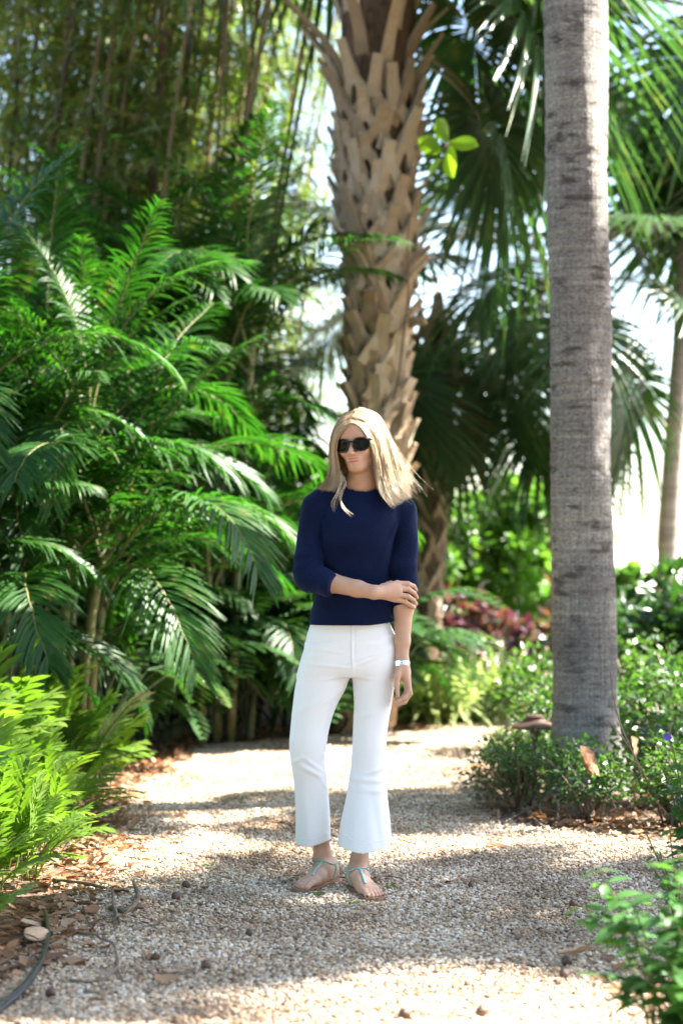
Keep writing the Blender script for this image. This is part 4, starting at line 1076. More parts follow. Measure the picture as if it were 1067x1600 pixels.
# ---- skeleton points
shR, elR, wrR = W(494, 792, 7.31), W(483, 903, 7.25), W(584, 925.5, 7.145)      # her right arm, across the waist
shL, elL, wrL = W(629, 798, 7.32), W(631, 915, 7.31), W(628, 1031, 7.27)        # her left arm, hanging
YL, YR = 7.40, 7.285                                                           # ankles (image left, image right)
anL, anR = W(504, 1338, YL), W(561, 1348, YR)
knL, knR = W(481, 1170, 7.30), W(577, 1170, 7.30)

body = Field((-.23, 6.99, 0.0), (.33, 7.50, 1.76), .003)
# torso, kept a little inside the clothes
TZ = [zrow(p) for p in (985, 960, 935, 900, 870, 840, 812, 790, 772, 762)]
TL = [480.5, 485, 491, 500, 503, 502, 500, 503, 520, 535]; TRr = [617, 615.5, 613, 609, 611, 615, 624, 622, 606, 592]
TA = [(b - a) / 2 / FPX * 7.3 for a, b in zip(TL, TRr)]; TX = [xcol((a + b) / 2) for a, b in zip(TL, TRr)]
TB = [.116, .108, .092, .088, .096, .108, .106, .092, .072, .055]; TY = [7.33, 7.328, 7.325, 7.32, 7.312, 7.305, 7.31, 7.318, 7.325, 7.33]
body.stack(TZ, TX, TY, TA, TB, .02, grow=-.032)
body.chain([W(565, 775, 7.33), W(566, 750, 7.32), HC + HR @ A(0, .018, -.06)], [.056, .050, .050], .025)
body.cone(W(540, 770, 7.33), W(505, 790, 7.32), .026, .026, .02); body.cone(W(592, 770, 7.33), W(618, 795, 7.32), .026, .026, .02)
LEG_L = [(1008, 480, 546), (1040, 469, 549), (1074, 461, 541), (1101, 457.5, 527), (1136, 454, 515), (1166, 452, 510), (1192, 454.5, 507), (1224, 459, 511), (1268, 461, 515), (1325, 461, 517)]
LEG_R = [(1008, 554, 618.5), (1040, 550, 620), (1074, 551.5, 616), (1101, 553, 612), (1136, 551.5, 606), (1166, 550, 603), (1204, 547, 603), (1240, 541.5, 605), (1277, 533.5, 609), (1335, 525, 613)]
body.chain([W(512, 1020, 7.33), W(484, 1165, 7.32), W(495, 1235, 7.37), anL], [.060, .038, .036, .030], .01)
body.chain([W(585, 1020, 7.33), W(577, 1165, 7.30), W(574, 1235, 7.31), anR], [.060, .038, .036, .031], .01)
body.stack([zrow(p) for p in (1036, 1020, 1000, 975)], [xcol(548)] * 4, [7.335] * 4, [.12, .125, .12, .115], [.08, .085, .085, .08], .02, grow=-.005)
# arms
body.chain([shR, elR], [.032, .032], .01); body.chain([elR, elR + (wrR - elR) * .35, elR + (wrR - elR) * .75, wrR], [.032, .035, .030, .0245], .012)
body.chain([shL, elL], [.032, .032], .01); body.chain([elL, elL + (wrL - elL) * .3, elL + (wrL - elL) * .75, wrL], [.036, .036, .027, .0225], .015)
# her right hand closing on the other arm
kR = [W(620, 911.5, 7.195), W(622, 919.5, 7.188), W(621, 928.5, 7.190), W(617.5, 936.5, 7.198)]
for i, kk in enumerate(kR):
    body.cone(wrR, kk, .019 - .001 * i, .0115, .014)
body.ell((wrR + kR[1] + kR[2]) / 3 + A(.008, .008, 0), (.034, .013, .026), .012)
fing = [(W(637, 912, 7.212), W(646, 916, 7.245), W(650, 922, 7.285)), (W(638.5, 921, 7.205), W(647, 927, 7.24), W(651, 934, 7.285)),
        (W(637, 931.5, 7.206), W(646, 938, 7.238), W(650, 944, 7.28)), (W(632, 939.5, 7.212), W(641, 945.5, 7.236), W(647, 949, 7.27))]
for kk, (a, b, c) in zip(kR, fing): body.chain([kk, a, b, c], [.0105, .0092, .0085, .0072], .004)
body.chain([wrR + A(.01, .02, .008), W(598, 917, 7.20), W(606, 913, 7.235), W(611, 910, 7.268)], [.014, .012, .010, .008], .006)      # thumb, on the inner side
# her left hand, relaxed, seen from the thumb side
pL = wrL
kL = [W(637, 1064, 7.245), W(637.5, 1066, 7.265), W(636, 1066, 7.285), W(633.5, 1064, 7.302)]
for i, kk in enumerate(kL): body.cone(pL, kk, .017, .0115 - .0004 * i, .014)
body.ell(W(630, 1050, 7.265), (.024, .026, .036), .014)
fL = [(W(639.5, 1080, 7.232), W(631, 1091, 7.222), W(618.5, 1098, 7.218)), (W(640.5, 1084, 7.254), W(632, 1097, 7.245), W(619, 1102, 7.24)),
      (W(639, 1084, 7.276), W(631, 1097, 7.268), W(619, 1101, 7.262)), (W(636, 1080, 7.296), W(629, 1090, 7.29), W(620, 1095, 7.284))]
for kk, (a, b, c) in zip(kL, fL): body.chain([kk, a, b, c], [.0105, .0093, .0083, .0070], .004)
body.chain([W(625, 1041, 7.252), W(620.5, 1056, 7.236), W(619.5, 1071, 7.226), W(621.5, 1087, 7.222)], [.014, .0125, .0095, .0075], .007)
# feet
def foot(an, heel, toe, inner):
    """heel and toe are ground points; inner = side (+1/-1 along the left-hand normal) of the big toe"""
    d = toe - heel; L = np.linalg.norm(d); d = d / L; n = A(-d[1], d[0], 0) * inner
    F = lambda u, v, z: heel + d * (u * L) + n * v + A(0, 0, z)
    body.cone(F(.10, 0, .042), F(.14, 0, .036), .029, .029, .02)
    body.chain([an, F(.16, 0, .058), F(.34, .004, .056), F(.55, .008, .042), F(.72, .01, .034)], [.030, .032, .030, .025, .018], .025)
    body.cone(F(.45, -.018, .03), F(.68, -.02, .028), .02, .018, .02)
    body.ell(F(.73, .002, .030), (.036, .036, .016), .015)
    body.cone(F(.30, .0, .032), F(.70, .018, .030), .024, .019, .02)
    tips = []
    for q, (v0, v1, ue, rr) in enumerate(((.025, .027, .955, .0115), (.009, .010, .97, .0088), (-.004, -.006, .94, .0083), (-.016, -.020, .90, .0080), (-.027, -.033, .855, .0078))):
        body.chain([F(.72, v0, .030), F((.72 + ue) / 2, (v0 + v1) / 2, .030), F(ue, v1, .021 + .3 * (rr - .008))], [rr * 1.15, rr, rr * .95], .004)
        tips.append(F(ue, v1, .021 + rr * .8))
    for s, u in ((1, .21), (-1, .19)): body.ell(an + n * s * .022 + A(0, 0, -.012), (.014, .014, .014), .012)
    return F, n, tips
hlL, toL = gnd(521, 1377), gnd(467, 1396)
hlR, toR = gnd(553, 1388), gnd(587, 1410)
FL, nL_, tipL = foot(anL, hlL, toL, 1); FR, nR_, tipR = foot(anR, hlR, toR, -1)
# head
HX = HR
def he(c, r, k=.015, sub=False): body.ell(H(*c), r, k, HX, sub)
def hc(a, b, r1, r2, k=.01): body.cone(H(*a), H(*b), r1, r2, k)
he((0, .022, .030), (.071, .088, .078), .02)
he((0, -.022, -.018), (.057, .066, .090), .03)
he((0, -.062, -.088), (.019, .024, .019), .03)
for s in (-1, 1):
    hc((s * .046, .0, -.050), (s * .016, -.058, -.091), .017, .014, .02)
    he((s * .036, -.062, -.032), (.020, .018, .018), .025)
    he((s * .073, .018, -.008), (.008, .018, .030), .006)
    he((s * .030, -.079, -.004), (.0135, .012, .0125), .004)
hc((-.036, -.074, .018), (.036, -.074, .018), .012, .012, .02)
he((0, -.055, .048), (.052, .035, .04), .03)
hc((0, -.083, .004), (0, -.107, -.036), .0066, .0095, .009)
he((0, -.109, -.040), (.0105, .0105, .0088), .005)
for s in (-1, 1): he((s * .0125, -.094, -.042), (.0082, .011, .0072), .005)
he((0, -.079, -.060), (.027, .014, .018), .02)
hc((-.021, -.079, -.0630), (0, -.0895, -.0600), .0036, .0050, .006); hc((0, -.0895, -.0600), (.019, -.079, -.0635), .0048, .0028, .005)
hc((-.016, -.079, -.0680), (0, -.0865, -.0705), .0030, .0056, .006); hc((0, -.0865, -.0705), (.016, -.079, -.0680), .0056, .0030, .006)
bV, bQ = body.extract()
# lip, brow and nail colours belong to the skin
loc = (bV - HC) @ HR
lip = np.exp(-(((loc[:, 0]) / .0215) ** 4 + ((loc[:, 2] + .0660) / .0100) ** 4)) * (loc[:, 1] < -.075)
brow = np.exp(-(((np.abs(loc[:, 0]) - .032) / .018) ** 4 + ((loc[:, 2] - .022 - .006 * np.cos((np.abs(loc[:, 0]) - .036) * 60)) / .0045) ** 2)) * (loc[:, 1] < -.05)
mouth_shade = np.exp(-((loc[:, 0] / .021) ** 6 + ((loc[:, 2] + .0655) / .0022) ** 2)) * (loc[:, 1] < -.07)
tint = .5 + .5 * np.clip(lip * 1.15, 0, 1) - .45 * np.clip(brow, 0, 1)
tint = tint - .55 * mouth_shade  # shade of the crease between the lips, painted into the skin tint
for tp in tipL + tipR:
    tint = np.maximum(tint, .5 + .35 * (np.linalg.norm(bV - tp, axis=1) < .0065))
M['skin'] = surfmat('skin', [(0, (.16, .09, .05)), (.06, (.2, .11, .06)), (.46, (.50, .29, .195)), (.54, (.60, .365, .255)), (1, (.40, .115, .105))], 18, rough=.48, spec=.4, bump=.03, tintmix=.88, sss=.12)
link('body', mkmesh('body', bV - PO, bQ, None, tint, True, M['skin']), person)
bvh = BVHTree.FromPolygons([tuple(v) for v in bV], [tuple(int(i) for i in q) for q in bQ])

# ---- trousers
def wav(X, Y, Z, c, d, width, length, amp):
    """one soft crease: ridge line through c along d"""
    d = nrm(d); u = (X - c[0]) * d[0] + (Z - c[2]) * d[2]; v = -(X - c[0]) * d[2] + (Z - c[2]) * d[0]
    return -amp * np.exp(-(v / width) ** 2 - (u / length) ** 2)
def creases(lst, gain=1.05):
    C = [(W(*a), W(*b) - W(*a), w, am) for a, b, w, am in lst]
    def f(X, Y, Z):
        s = 0
        for a, d, w, am in C: s = s + gain * wav(X, Y, Z, a + d / 2, d, w, np.linalg.norm(d) * .6, am)
        return s
    return f
tro = Field((-.24, 7.12, .10), (.30, 7.52, 1.0), .0035)
def leg(rows, ys, bs, k, fold):
    z = [zrow(p, 7.32) for p, _, _ in rows]; k_ = 7.32 / FPX
    tro.stack(z, [((a + b) / 2 - 533.5) * k_ for _, a, b in rows], ys, [(b - a) / 2 * k_ for _, a, b in rows], bs, k, p=2.15, fold=fold)
cl = creases([((470, 1195), (508, 1215), .010, .006), ((480, 1186), (505, 1205), .008, .005), ((462, 1188), (475, 1182), .007, .004), ((500, 1215), (513, 1235), .008, .004), ((470, 1225), (485, 1320), .02, .004), ((505, 1100), (525, 1085), .008, .003), ((470, 1110), (500, 1090), .012, .003)])
cr = creases([((555, 1215), (600, 1218), .010, .005), ((575, 1206), (604, 1195), .009, .005), ((560, 1230), (605, 1234), .012, .004), ((580, 1240), (595, 1330), .018, -.004), ((548, 1245), (540, 1330), .014, -.003), ((556, 1120), (600, 1110), .012, .002)])
leg(LEG_L, [7.34, 7.34, 7.335, 7.33, 7.325, 7.32, 7.33, 7.35, 7.375, 7.40], [.096, .098, .090, .082, .074, .068, .066, .068, .073, .080], .012, cl)
leg(LEG_R, [7.34, 7.34, 7.335, 7.33, 7.32, 7.31, 7.31, 7.305, 7.30, 7.295], [.094, .096, .088, .080, .072, .066, .066, .074, .084, .098], .012, cr)
hz = [zrow(p, 7.33) for p in (1056, 1049, 1040, 1016, 995, 970)]
hl = [468, 469, 471, 476.5, 479, 487]; hr = [619, 619.5, 620, 620, 618, 607]
hip = creases([((480, 1036), (545, 1042), .006, .004), ((552, 1040), (600, 1020), .006, .004), ((555, 1030), (615, 1012), .005, .003), ((479, 1026), (505, 1022), .006, .004), ((560, 998), (618, 992), .004, .003), ((480, 1010), (530, 1018), .006, .003), ((550, 980), (551, 1040), .003, .0035)])
kk = 7.33 / FPX
tro.stack(hz, [((a + b) / 2 - 533.5) * kk for a, b in zip(hl, hr)], [7.335] * 6, [(b - a) / 2 * kk for a, b in zip(hl, hr)], [.09, .100, .106, .106, .102, .090], .02, p=2.3, fold=hip)
# open hems
for an, y_, pts in ((anL, 7.40, LEG_L), (anR, 7.295, LEG_R)):
    c = A(((pts[-1][1] + pts[-1][2]) / 2 - 533.5) / FPX * 7.32, y_, zrow(pts[-1][0], 7.32) - .01)
    ww = (pts[-1][2] - pts[-1][1]) / 2 / FPX * 7.32
    tro.ell(c, (ww - .008, .072 if an is anL else .09, .06), .004, None, True)
# hems are cut on a slant
sl_, X, Y, Z = tro.box((-.24, 7.1, .1), (.30, 7.52, .24), 0)
hemz = np.where(X < .0 - .018, zrow(1321, 7.36) + np.clip((X - xcol(485)) / .07, 0, 1) * .020, zrow(1331, 7.25) + np.abs((X - xcol(566)) / .1) ** 1.5 * .025)
tro.f[sl_] = np.maximum(tro.f[sl_], hemz - Z)
tV, tQ = tro.extract()
M['trouser'] = surfmat('white_cotton', [(.3, (.85, .845, .865)), (.7, (.885, .88, .90))], 220, detail=3, rough=.85, bump=.12, bdist=.002, sheen=.15)
to = link('trousers', mkmesh('trousers', tV - PO, tQ, None, None, True, M['trouser']), person)
to['label'] = 'white cropped flared trousers'
tb = BVHTree.FromPolygons([tuple(v) for v in tV], [tuple(int(i) for i in q) for q in tQ])
def drape(pts, tree, n, off, far=.15):
    """polyline seen from the front laid onto a surface"""
    out = []
    for p in curve(pts, n):
        h = tree.ray_cast(Vector((p[0], p[1] - far, p[2])), Vector((0, 1, 0)), far + .2)
        if h[0] is None: h = tree.find_nearest(Vector(p))
        out.append(np.array(h[0] + h[1] * off))
    return np.array(out)
def stitch(pts, n, r, name='seam', tree=None, mat=None, par=None):
    g = Geo(); g.tube(drape(pts, tree or tb, n, r * .3) - PO, r, 5); return link(name, g.mesh(name, mat or M['trouser']), par or to)
stitch([W(549.5, 979, 7.23), W(550, 1010, 7.23), W(550.5, 1040, 7.23)], 14, .0016)
stitch([W(556, 980, 7.23), W(556.5, 1015, 7.23), W(552, 1032, 7.23)], 12, .0012)
stitch([W(529, 1305, 7.2), W(566, 1318, 7.2), W(610, 1312, 7.2)], 20, .0012)
stitch([W(463, 1309, 7.33), W(486, 1310, 7.33), W(514, 1300, 7.33)], 16, .0012)

# ---- sweater
swe = Field((-.24, 7.05, .92), (.34, 7.48, 1.50), .0032)
sf = creases([((505, 870), (540, 905), .014, .004), ((520, 830), (505, 860), .012, .003), ((612, 835), (600, 880), .014, .003), ((560, 940), (565, 975), .02, .002), ((495, 800), (510, 830), .010, .003), ((622, 810), (612, 840), .010, .003), ((500, 945), (530, 960), .01, .002)])
swe.stack(TZ, TX, TY, TA, TB, .02, p=2.25, fold=sf, z0=zrow(976), z1=zrow(765))
swe.chain([W(542, 768, 7.335), W(512, 776, 7.325), shR], [.034, .043, .050], .03); swe.chain([W(590, 768, 7.335), W(616, 780, 7.33), shL], [.034, .042, .049], .03)
def sleeve(pts, rad, k=.012):
    P = curve(pts, 26); rr = hermite(np.linspace(0, 1, 26), np.linspace(0, 1, len(rad)), rad)
    return P, rr
Pq, rq = sleeve([shR, W(484, 850, 7.29), W(482, 885, 7.265), elR + A(-.003, 0, .003)], [.050, .0455, .046, .050])
rq = rq + np.where(np.arange(26) > 15, .0075 * np.sin(np.arange(26) * 1.45), 0)
swe.chain(Pq, rq, .010)
fd = nrm(wrR - elR); Pf, rf = sleeve([elR, elR + fd * .05, W(518, 916, 7.19)], [.049, .044, .0375]); rf = rf + .002 * np.sin(np.arange(26) * 1.3) * np.linspace(1, .1, 26)
swe.chain(Pf, rf, .010)
Pl, rl = sleeve([shL, W(633.5, 850, 7.315), W(629, 885, 7.31), W(631, 905, 7.31), W(629, 956, 7.30)], [.049, .0415, .0475, .0445, .0335])
rl = rl + np.where((np.arange(26) > 11), .0075 * np.sin(np.arange(26) * 1.4 + 1), 0) * np.linspace(1, .3, 26)
swe.chain(Pl, rl, .010)
# trim: cuffs, hem and neckline are cut straight
def cut(c, n, r):
    """remove everything beyond the plane through c (normal n) within r of c"""
    c = np.asarray(c); n = nrm(n); sl, X, Y, Z = swe.box(c - r, c + r, 0)
    s = (X - c[0]) * n[0] + (Y - c[1]) * n[1] + (Z - c[2]) * n[2]
    q = np.sqrt((X - c[0])**2 + (Y - c[1])**2 + (Z - c[2])**2) - r
    swe.f[sl] = np.where(q < 0, np.maximum(swe.f[sl], s), swe.f[sl])
cut(W(518.5, 916, 7.185), fd + A(0, 0, -.15), .062)
cut(W(629, 956, 7.30), A(.15, 0, -1), .05)
sl_, X, Y, Z = swe.box(W(520, 790, 7.2), W(612, 740, 7.45), 0)
NCX, NCY = xcol(566), 7.322
npl = zrow(771.5) + (Y - 7.26) * .33
swe.f[sl_] = np.maximum(swe.f[sl_], -np.maximum(np.sqrt((X - NCX)**2 + (Y - NCY)**2) - .0605, npl - Z))
sl_, X, Y, Z = swe.box((-.24, 7.05, .9), (xcol(622), 7.48, 1.02), 0)
hemz = zrow(979) + np.clip((X - xcol(550)) / .15, 0, 1) * .017
swe.f[sl_] = np.where(np.abs(X - .03) < .168, np.maximum(swe.f[sl_], hemz - Z), swe.f[sl_])
sV, sQ = swe.extract()
def knit():
    m, n, l = newmat('navy_knit')
    tc = n.new('ShaderNodeTexCoord'); mp = n.new('ShaderNodeMapping'); mp.inputs['Scale'].default_value = (1, 1, 1.4); l.new(tc.outputs['Object'], mp.inputs[0])
    vo = n.new('ShaderNodeTexVoronoi'); vo.inputs['Scale'].default_value = 190; l.new(mp.outputs[0], vo.inputs[0])
    nz = n.new('ShaderNodeTexNoise'); nz.inputs['Scale'].default_value = 12; nz.inputs['Detail'].default_value = 6; l.new(tc.outputs['Object'], nz.inputs[0])
    r = ramp(n, [(.3, (.0020, .0062, .030)), (.7, (.0032, .0096, .043))]); l.new(nz.outputs[0], r.inputs[0])
    p = n.new('ShaderNodeBsdfPrincipled'); p.inputs['Roughness'].default_value = .9; p.inputs['Specular IOR Level'].default_value = .15
    p.inputs['Sheen Weight'].default_value = .12; p.inputs['Sheen Roughness'].default_value = .4; p.inputs['Sheen Tint'].default_value = (.25, .4, 1, 1)
    l.new(r.outputs[0], p.inputs['Base Color'])
    b = n.new('ShaderNodeBump'); b.inputs['Strength'].default_value = .55; b.inputs['Distance'].default_value = .004; l.new(vo.outputs['Distance'], b.inputs['Height']); l.new(b.outputs[0], p.inputs['Normal'])
    o = n.new('ShaderNodeOutputMaterial'); l.new(p.outputs[0], o.inputs[0]); return m
M['knit'] = knit()
sw = link('sweater', mkmesh('sweater', sV - PO, sQ, None, None, True, M['knit']), person); sw['label'] = 'fitted navy knit sweater with pushed-up sleeves'
sb = BVHTree.FromPolygons([tuple(v) for v in sV], [tuple(int(i) for i in q) for q in sQ])
# rolled neckband
a = np.linspace(0, 2 * math.pi, 33); c = W(566, 768, 7.298)
nb = []
for q in a:
    x_, y_ = NCX + .061 * math.cos(q), NCY + .061 * math.sin(q); nb.append(A(x_, y_, zrow(771.5) + (y_ - 7.26) * .33))
g = Geo(); g.tube(np.array(nb) - PO, .0055, 8, cap=False); link('neckband', g.mesh('neckband', M['knit']), sw)

# ---- hair
GL = [[(547, 662, 7.215), (538, 667, 7.210), (526.5, 684, 7.222), (523.5, 705, 7.24), (528, 732, 7.245), (529, 750, 7.235), (521, 766, 7.225)],
      [(548.5, 653, 7.235), (535, 659, 7.228), (521.5, 680, 7.245), (518.5, 708, 7.262), (520, 735, 7.265), (515, 752, 7.262), (504, 765, 7.25)],
      [(553, 643, 7.27), (537, 650, 7.268), (520, 678, 7.285), (517, 710, 7.295), (516, 736, 7.298), (508, 754, 7.295), (498, 763, 7.285)],
      [(557, 640.5, 7.30), (540, 649, 7.315), (523, 680, 7.34), (519, 715, 7.352), (518, 742, 7.352), (512, 757, 7.35), (502, 766, 7.345)],
      [(562, 640.5, 7.33), (548, 652, 7.37), (538, 690, 7.40), (535, 730, 7.40), (530, 765, 7.40), (529, 780, 7.40)],
      [(566, 641, 7.345), (563, 657, 7.395), (562, 700, 7.415), (562, 740, 7.415), (562, 765, 7.415), (562, 785, 7.41)],
      [(568, 641, 7.345), (581, 657, 7.395), (592, 700, 7.415), (597, 740, 7.415), (600, 765, 7.41), (602, 788, 7.40)],
      [(566, 639.5, 7.325), (588, 650, 7.36), (607, 690, 7.385), (617, 730, 7.392), (623, 758, 7.392), (627, 780, 7.385)],
      [(561, 639.5, 7.295), (585, 647, 7.305), (608, 684, 7.32), (620, 725, 7.33), (628, 756, 7.33), (634, 774, 7.325)],
      [(557, 642, 7.265), (577, 647, 7.258), (601, 680, 7.265), (613, 720, 7.275), (620, 753, 7.275), (628, 771, 7.262), (637, 778, 7.252)],
      [(551, 653, 7.235), (567, 656, 7.222), (588, 680, 7.225), (599, 715, 7.238), (604, 748, 7.245), (611, 772, 7.228), (625, 785, 7.215)],
      [(549, 662, 7.216), (559, 665, 7.206), (573, 684, 7.204), (584, 712, 7.218), (588, 745, 7.228), (593, 769, 7.208), (603, 783, 7.195), (613, 792, 7.19)]]
NP = 18
GC = np.array([curve([W(*p) for p in g_], NP) for g_ in GL])          # guides, resampled
def hairpaths(u, r, jit, inner):
    i = np.clip(np.floor(u).astype(int), 0, len(GC) - 2); fr = (u - i)[:, None, None]
    P = GC[i] * (1 - fr) + GC[i + 1] * fr
    t = np.linspace(0, 1, NP)[None, :, None]
    cen = np.concatenate([np.tile(HC[None, None, :2], (1, NP, 1)), np.zeros((1, NP, 1))], 2)
    d = P - cen; d[..., 2] = P[..., 2] - (HC[2] - .01); d[..., 2] = np.where(d[..., 2] > 0, d[..., 2], 0)
    d = nrm(d)
    P = P - d * (inner[:, None, None] * (1 - .3 * t))
    n = len(u)
    w1 = r.normal(0, 1, (n, 1, 3)) * jit; ph = r.uniform(0, 6.28, (n, 1, 3))
    P = P + w1 * t ** 1.2 + .0022 * np.sin(t * r.uniform(5, 13, (n, 1, 1)) + ph) * t
    return P
M['hair'] = None
def hairmat():
    m, n, l = newmat('blonde_hair')
    a = n.new('ShaderNodeAttribute'); a.attribute_name = 'tint'
    r = ramp(n, [(0, (.18, .11, .055)), (.3, (.42, .285, .155)), (.65, (.68, .53, .34)), (1, (.87, .77, .60))]); l.new(a.outputs['Fac'], r.inputs[0])
    p = n.new('ShaderNodeBsdfPrincipled'); p.inputs['Roughness'].default_value = .38; p.inputs['Specular IOR Level'].default_value = .5
    l.new(r.outputs[0], p.inputs['Base Color'])
    t = n.new('ShaderNodeBsdfTranslucent'); l.new(r.outputs[0], t.inputs[0]); ms = n.new('ShaderNodeMixShader'); ms.inputs[0].default_value = .3
    o = n.new('ShaderNodeOutputMaterial'); l.new(p.outputs[0], ms.inputs[1]); l.new(t.outputs[0], ms.inputs[2]); l.new(ms.outputs[0], o.inputs[0]); return m
M['hair'] = hairmat()
# the closed mass under the strands
ub = np.linspace(0, len(GC) - 1.0001, 70); rr_ = np.random.default_rng(6)
Pb = hairpaths(ub, rr_, 0, np.full(70, .007)); Pi = hairpaths(ub, rr_, 0, np.full(70, .014))
Pb = Pb[:, :14]; Pi = Pi[:, :14]; K = 14
V = np.concatenate([Pb.reshape(-1, 3), Pi.reshape(-1, 3)])
i, j = np.meshgrid(np.arange(69), np.arange(K - 1), indexing='ij'); q0 = np.stack([i * K + j, i * K + j + 1, (i + 1) * K + j + 1, (i + 1) * K + j], -1).reshape(-1, 4)
off = 70 * K; edge = []
for jj in range(K - 1):
    edge += [[jj, off + jj, off + jj + 1, jj + 1], [69 * K + jj + 1, off + 69 * K + jj + 1, off + 69 * K + jj, 69 * K + jj]]
for ii in range(69):
    edge += [[ii * K + K - 1, off + ii * K + K - 1, off + (ii + 1) * K + K - 1, (ii + 1) * K + K - 1], [(ii + 1) * K, off + (ii + 1) * K, off + ii * K, ii * K]]
Q = np.vstack([q0, q0[:, ::-1] + off, np.array(edge)])
hair = link('hair', mkmesh('hair', V - PO, Q, None, np.full(len(V), .3), True, M['hair']), person); hair['label'] = 'long centre-parted blonde hair'
ns = 5200; r = np.random.default_rng(12)
u = r.uniform(0, len(GC) - 1.001, ns); cl_ = r.normal(0, 1, 160)
P = hairpaths(u, r, .006, r.uniform(-.004, .008, ns))
P[:, 0] += r.normal(0, .002, (ns, 3))
nc = 110; uc = np.linspace(0, len(GC) - 1.001, nc); Pc = hairpaths(uc, r, .007, r.uniform(-.006, .008, nc)); lc = np.clip(r.normal(.94, .07, nc), .72, 1.0)
ci = np.clip(np.round(u / (len(GC) - 1.001) * (nc - 1) + r.normal(0, .8, ns)).astype(int), 0, nc - 1)
wv = (np.linspace(0, 1, NP) ** 1.3 * .42)[None, :, None]
wx = r.uniform(0, 6.28, nc); tq = np.linspace(0, 1, NP)
Pc[..., 0] += .0075 * np.sin(tq[None] * 11 + wx[:, None]) * tq[None] ** 1.2; Pc[..., 1] += .006 * np.cos(tq[None] * 9 + wx[:, None]) * tq[None] ** 1.5
P = P * (1 - wv) + Pc[ci] * wv
Lf = np.clip(lc[ci] + r.normal(0, .09, ns), .5, 1.0)
tt = np.linspace(0, 1, NP)
def strands(P, Lf, r0, tint):
    n = len(P); idx = np.clip(tt[None] * Lf[:, None] * (NP - 1), 0, NP - 1.001); i0 = idx.astype(int); fr = (idx - i0)[..., None]
    ar = np.arange(n)[:, None]; P = P[ar, i0] * (1 - fr) + P[ar, i0 + 1] * fr
    T = nrm(np.gradient(P, axis=1)); S = nrm(np.cross(T, A(.3, 1, .2))); U = np.cross(S, T)
    rad = r0[:, None] * np.interp(tt, [0, .1, .7, 1], [.5, 1, .9, .25])[None]
    V = np.stack([P + rad[..., None] * (math.cos(a) * S + math.sin(a) * U) for a in (0, 2.094, 4.189)], 2).reshape(-1, 3)
    s, k, c = np.meshgrid(np.arange(n), np.arange(NP - 1), np.arange(3), indexing='ij'); b = s * NP * 3 + k * 3; c2 = (c + 1) % 3
    Q = np.stack([b + c, b + c2, b + 3 + c2, b + 3 + c], -1).reshape(-1, 4)
    return V, Q, np.repeat(tint, NP * 3)
side = np.sin(u * 9) * .12
tn = np.clip(r.normal(.62, .2, ns) + side + r.normal(0, .16, nc)[ci], 0, 1)
V, Q, C = strands(P, Lf, r.uniform(.00045, .0011, ns), tn)
so_ = link('strands', mkmesh('strands', V - PO, Q, None, C, True, M['hair']), hair)
# loose locks: one falling over the chest at image left, fly-aways at right
fl_ = []
for base in ([(531, 735, 7.245), (534, 752, 7.225), (527, 770, 7.20), (521, 788, 7.185), (522, 800, 7.185)], [(533, 740, 7.24), (538, 755, 7.222), (532, 772, 7.20), (535, 790, 7.185), (552, 808, 7.182)], [(600, 740, 7.235), (604, 765, 7.215), (608, 780, 7.20), (616, 793, 7.19)]):
    for q in range(10): fl_.append(curve([W(*p) + r.normal(0, .0042, 3) for p in base], NP))
for q in range(320):
    b = GC[r.integers(7, 11)][:]; k = r.integers(4, 10); d = b.copy(); w = np.clip((np.arange(NP) - k) / (NP - k), 0, 1)[:, None]
    d = d + w ** 1.4 * A(r.exponential(.022), r.uniform(-.02, .02), r.uniform(-.01, .03)) + r.normal(0, .003, 3); fl_.append(d)
for q in range(50):
    b = GC[r.integers(1, 10)]; d = b + nrm(b - HC) * r.uniform(.0, .012) * np.sin(tt * 3.1)[:, None]; fl_.append(d)
fl_ = np.array(fl_); n2 = len(fl_)
V, Q, C = strands(fl_, np.clip(r.normal(.95, .06, n2), .7, 1), r.uniform(.0005, .0009, n2), np.clip(r.normal(.75, .15, n2), 0, 1))
link('loose_locks', mkmesh('loose_locks', V - PO, Q, None, C, True, M['hair']), hair)

# ---- sunglasses
M['acetate'] = surfmat('black_acetate', [(.4, (.004, .0035, .003)), (.7, (.014, .008, .005))], 60, rough=.2, spec=.35, bump=0)
M['lens'] = surfmat('dark_lens', [(.4, (.0035, .0024, .0018)), (.6, (.005, .0035, .0025))], 3, rough=.15, spec=.10, bump=0)
M['silver'] = surfmat('silver', [(.4, (.72, .73, .75)), (.6, (.8, .8, .82))], 50, rough=.25, bump=.05, metallic=.9)
def lensring(s, sc=1.0, y=-.1035):
    a = np.linspace(0, 2 * math.pi, 29)[:-1]
    x = .0280 * sc * np.sign(np.cos(a)) * np.abs(np.cos(a)) ** .95; z = .0238 * sc * np.sin(a); z = np.where(z > 0, z * .88, z)
    x = x + .003 * np.clip(np.sin(a), 0, 1) * np.sign(x) * .8
    X_ = s * .0362 + x
    return np.stack([H(X_[i], y + 1.6 * (abs(X_[i])) ** 2 * 4, -.010 + z[i]) for i in range(28)])
ring = lensring(-1); ring2 = lensring(1)
gs = Geo()
for rg in (ring, ring2):
    gs.tube(np.vstack([rg, rg[:2]]) - PO, .0034, 6, cap=False)
gs.tube(curve([H(-.010, -.1025, -.002), H(0, -.1055, .001), H(.010, -.1025, -.002)], 6) - PO, .0032, 6)
for s in (-1, 1):
    gs.tube(curve([H(s * .060, -.080, .004), H(s * .069, -.074, .004), H(s * .070, -.055, .002)], 6) - PO, .0038, 6)
glasses = link('sunglasses', gs.mesh('sunglasses', M['acetate']), person); glasses['label'] = 'black sunglasses with dark lenses'
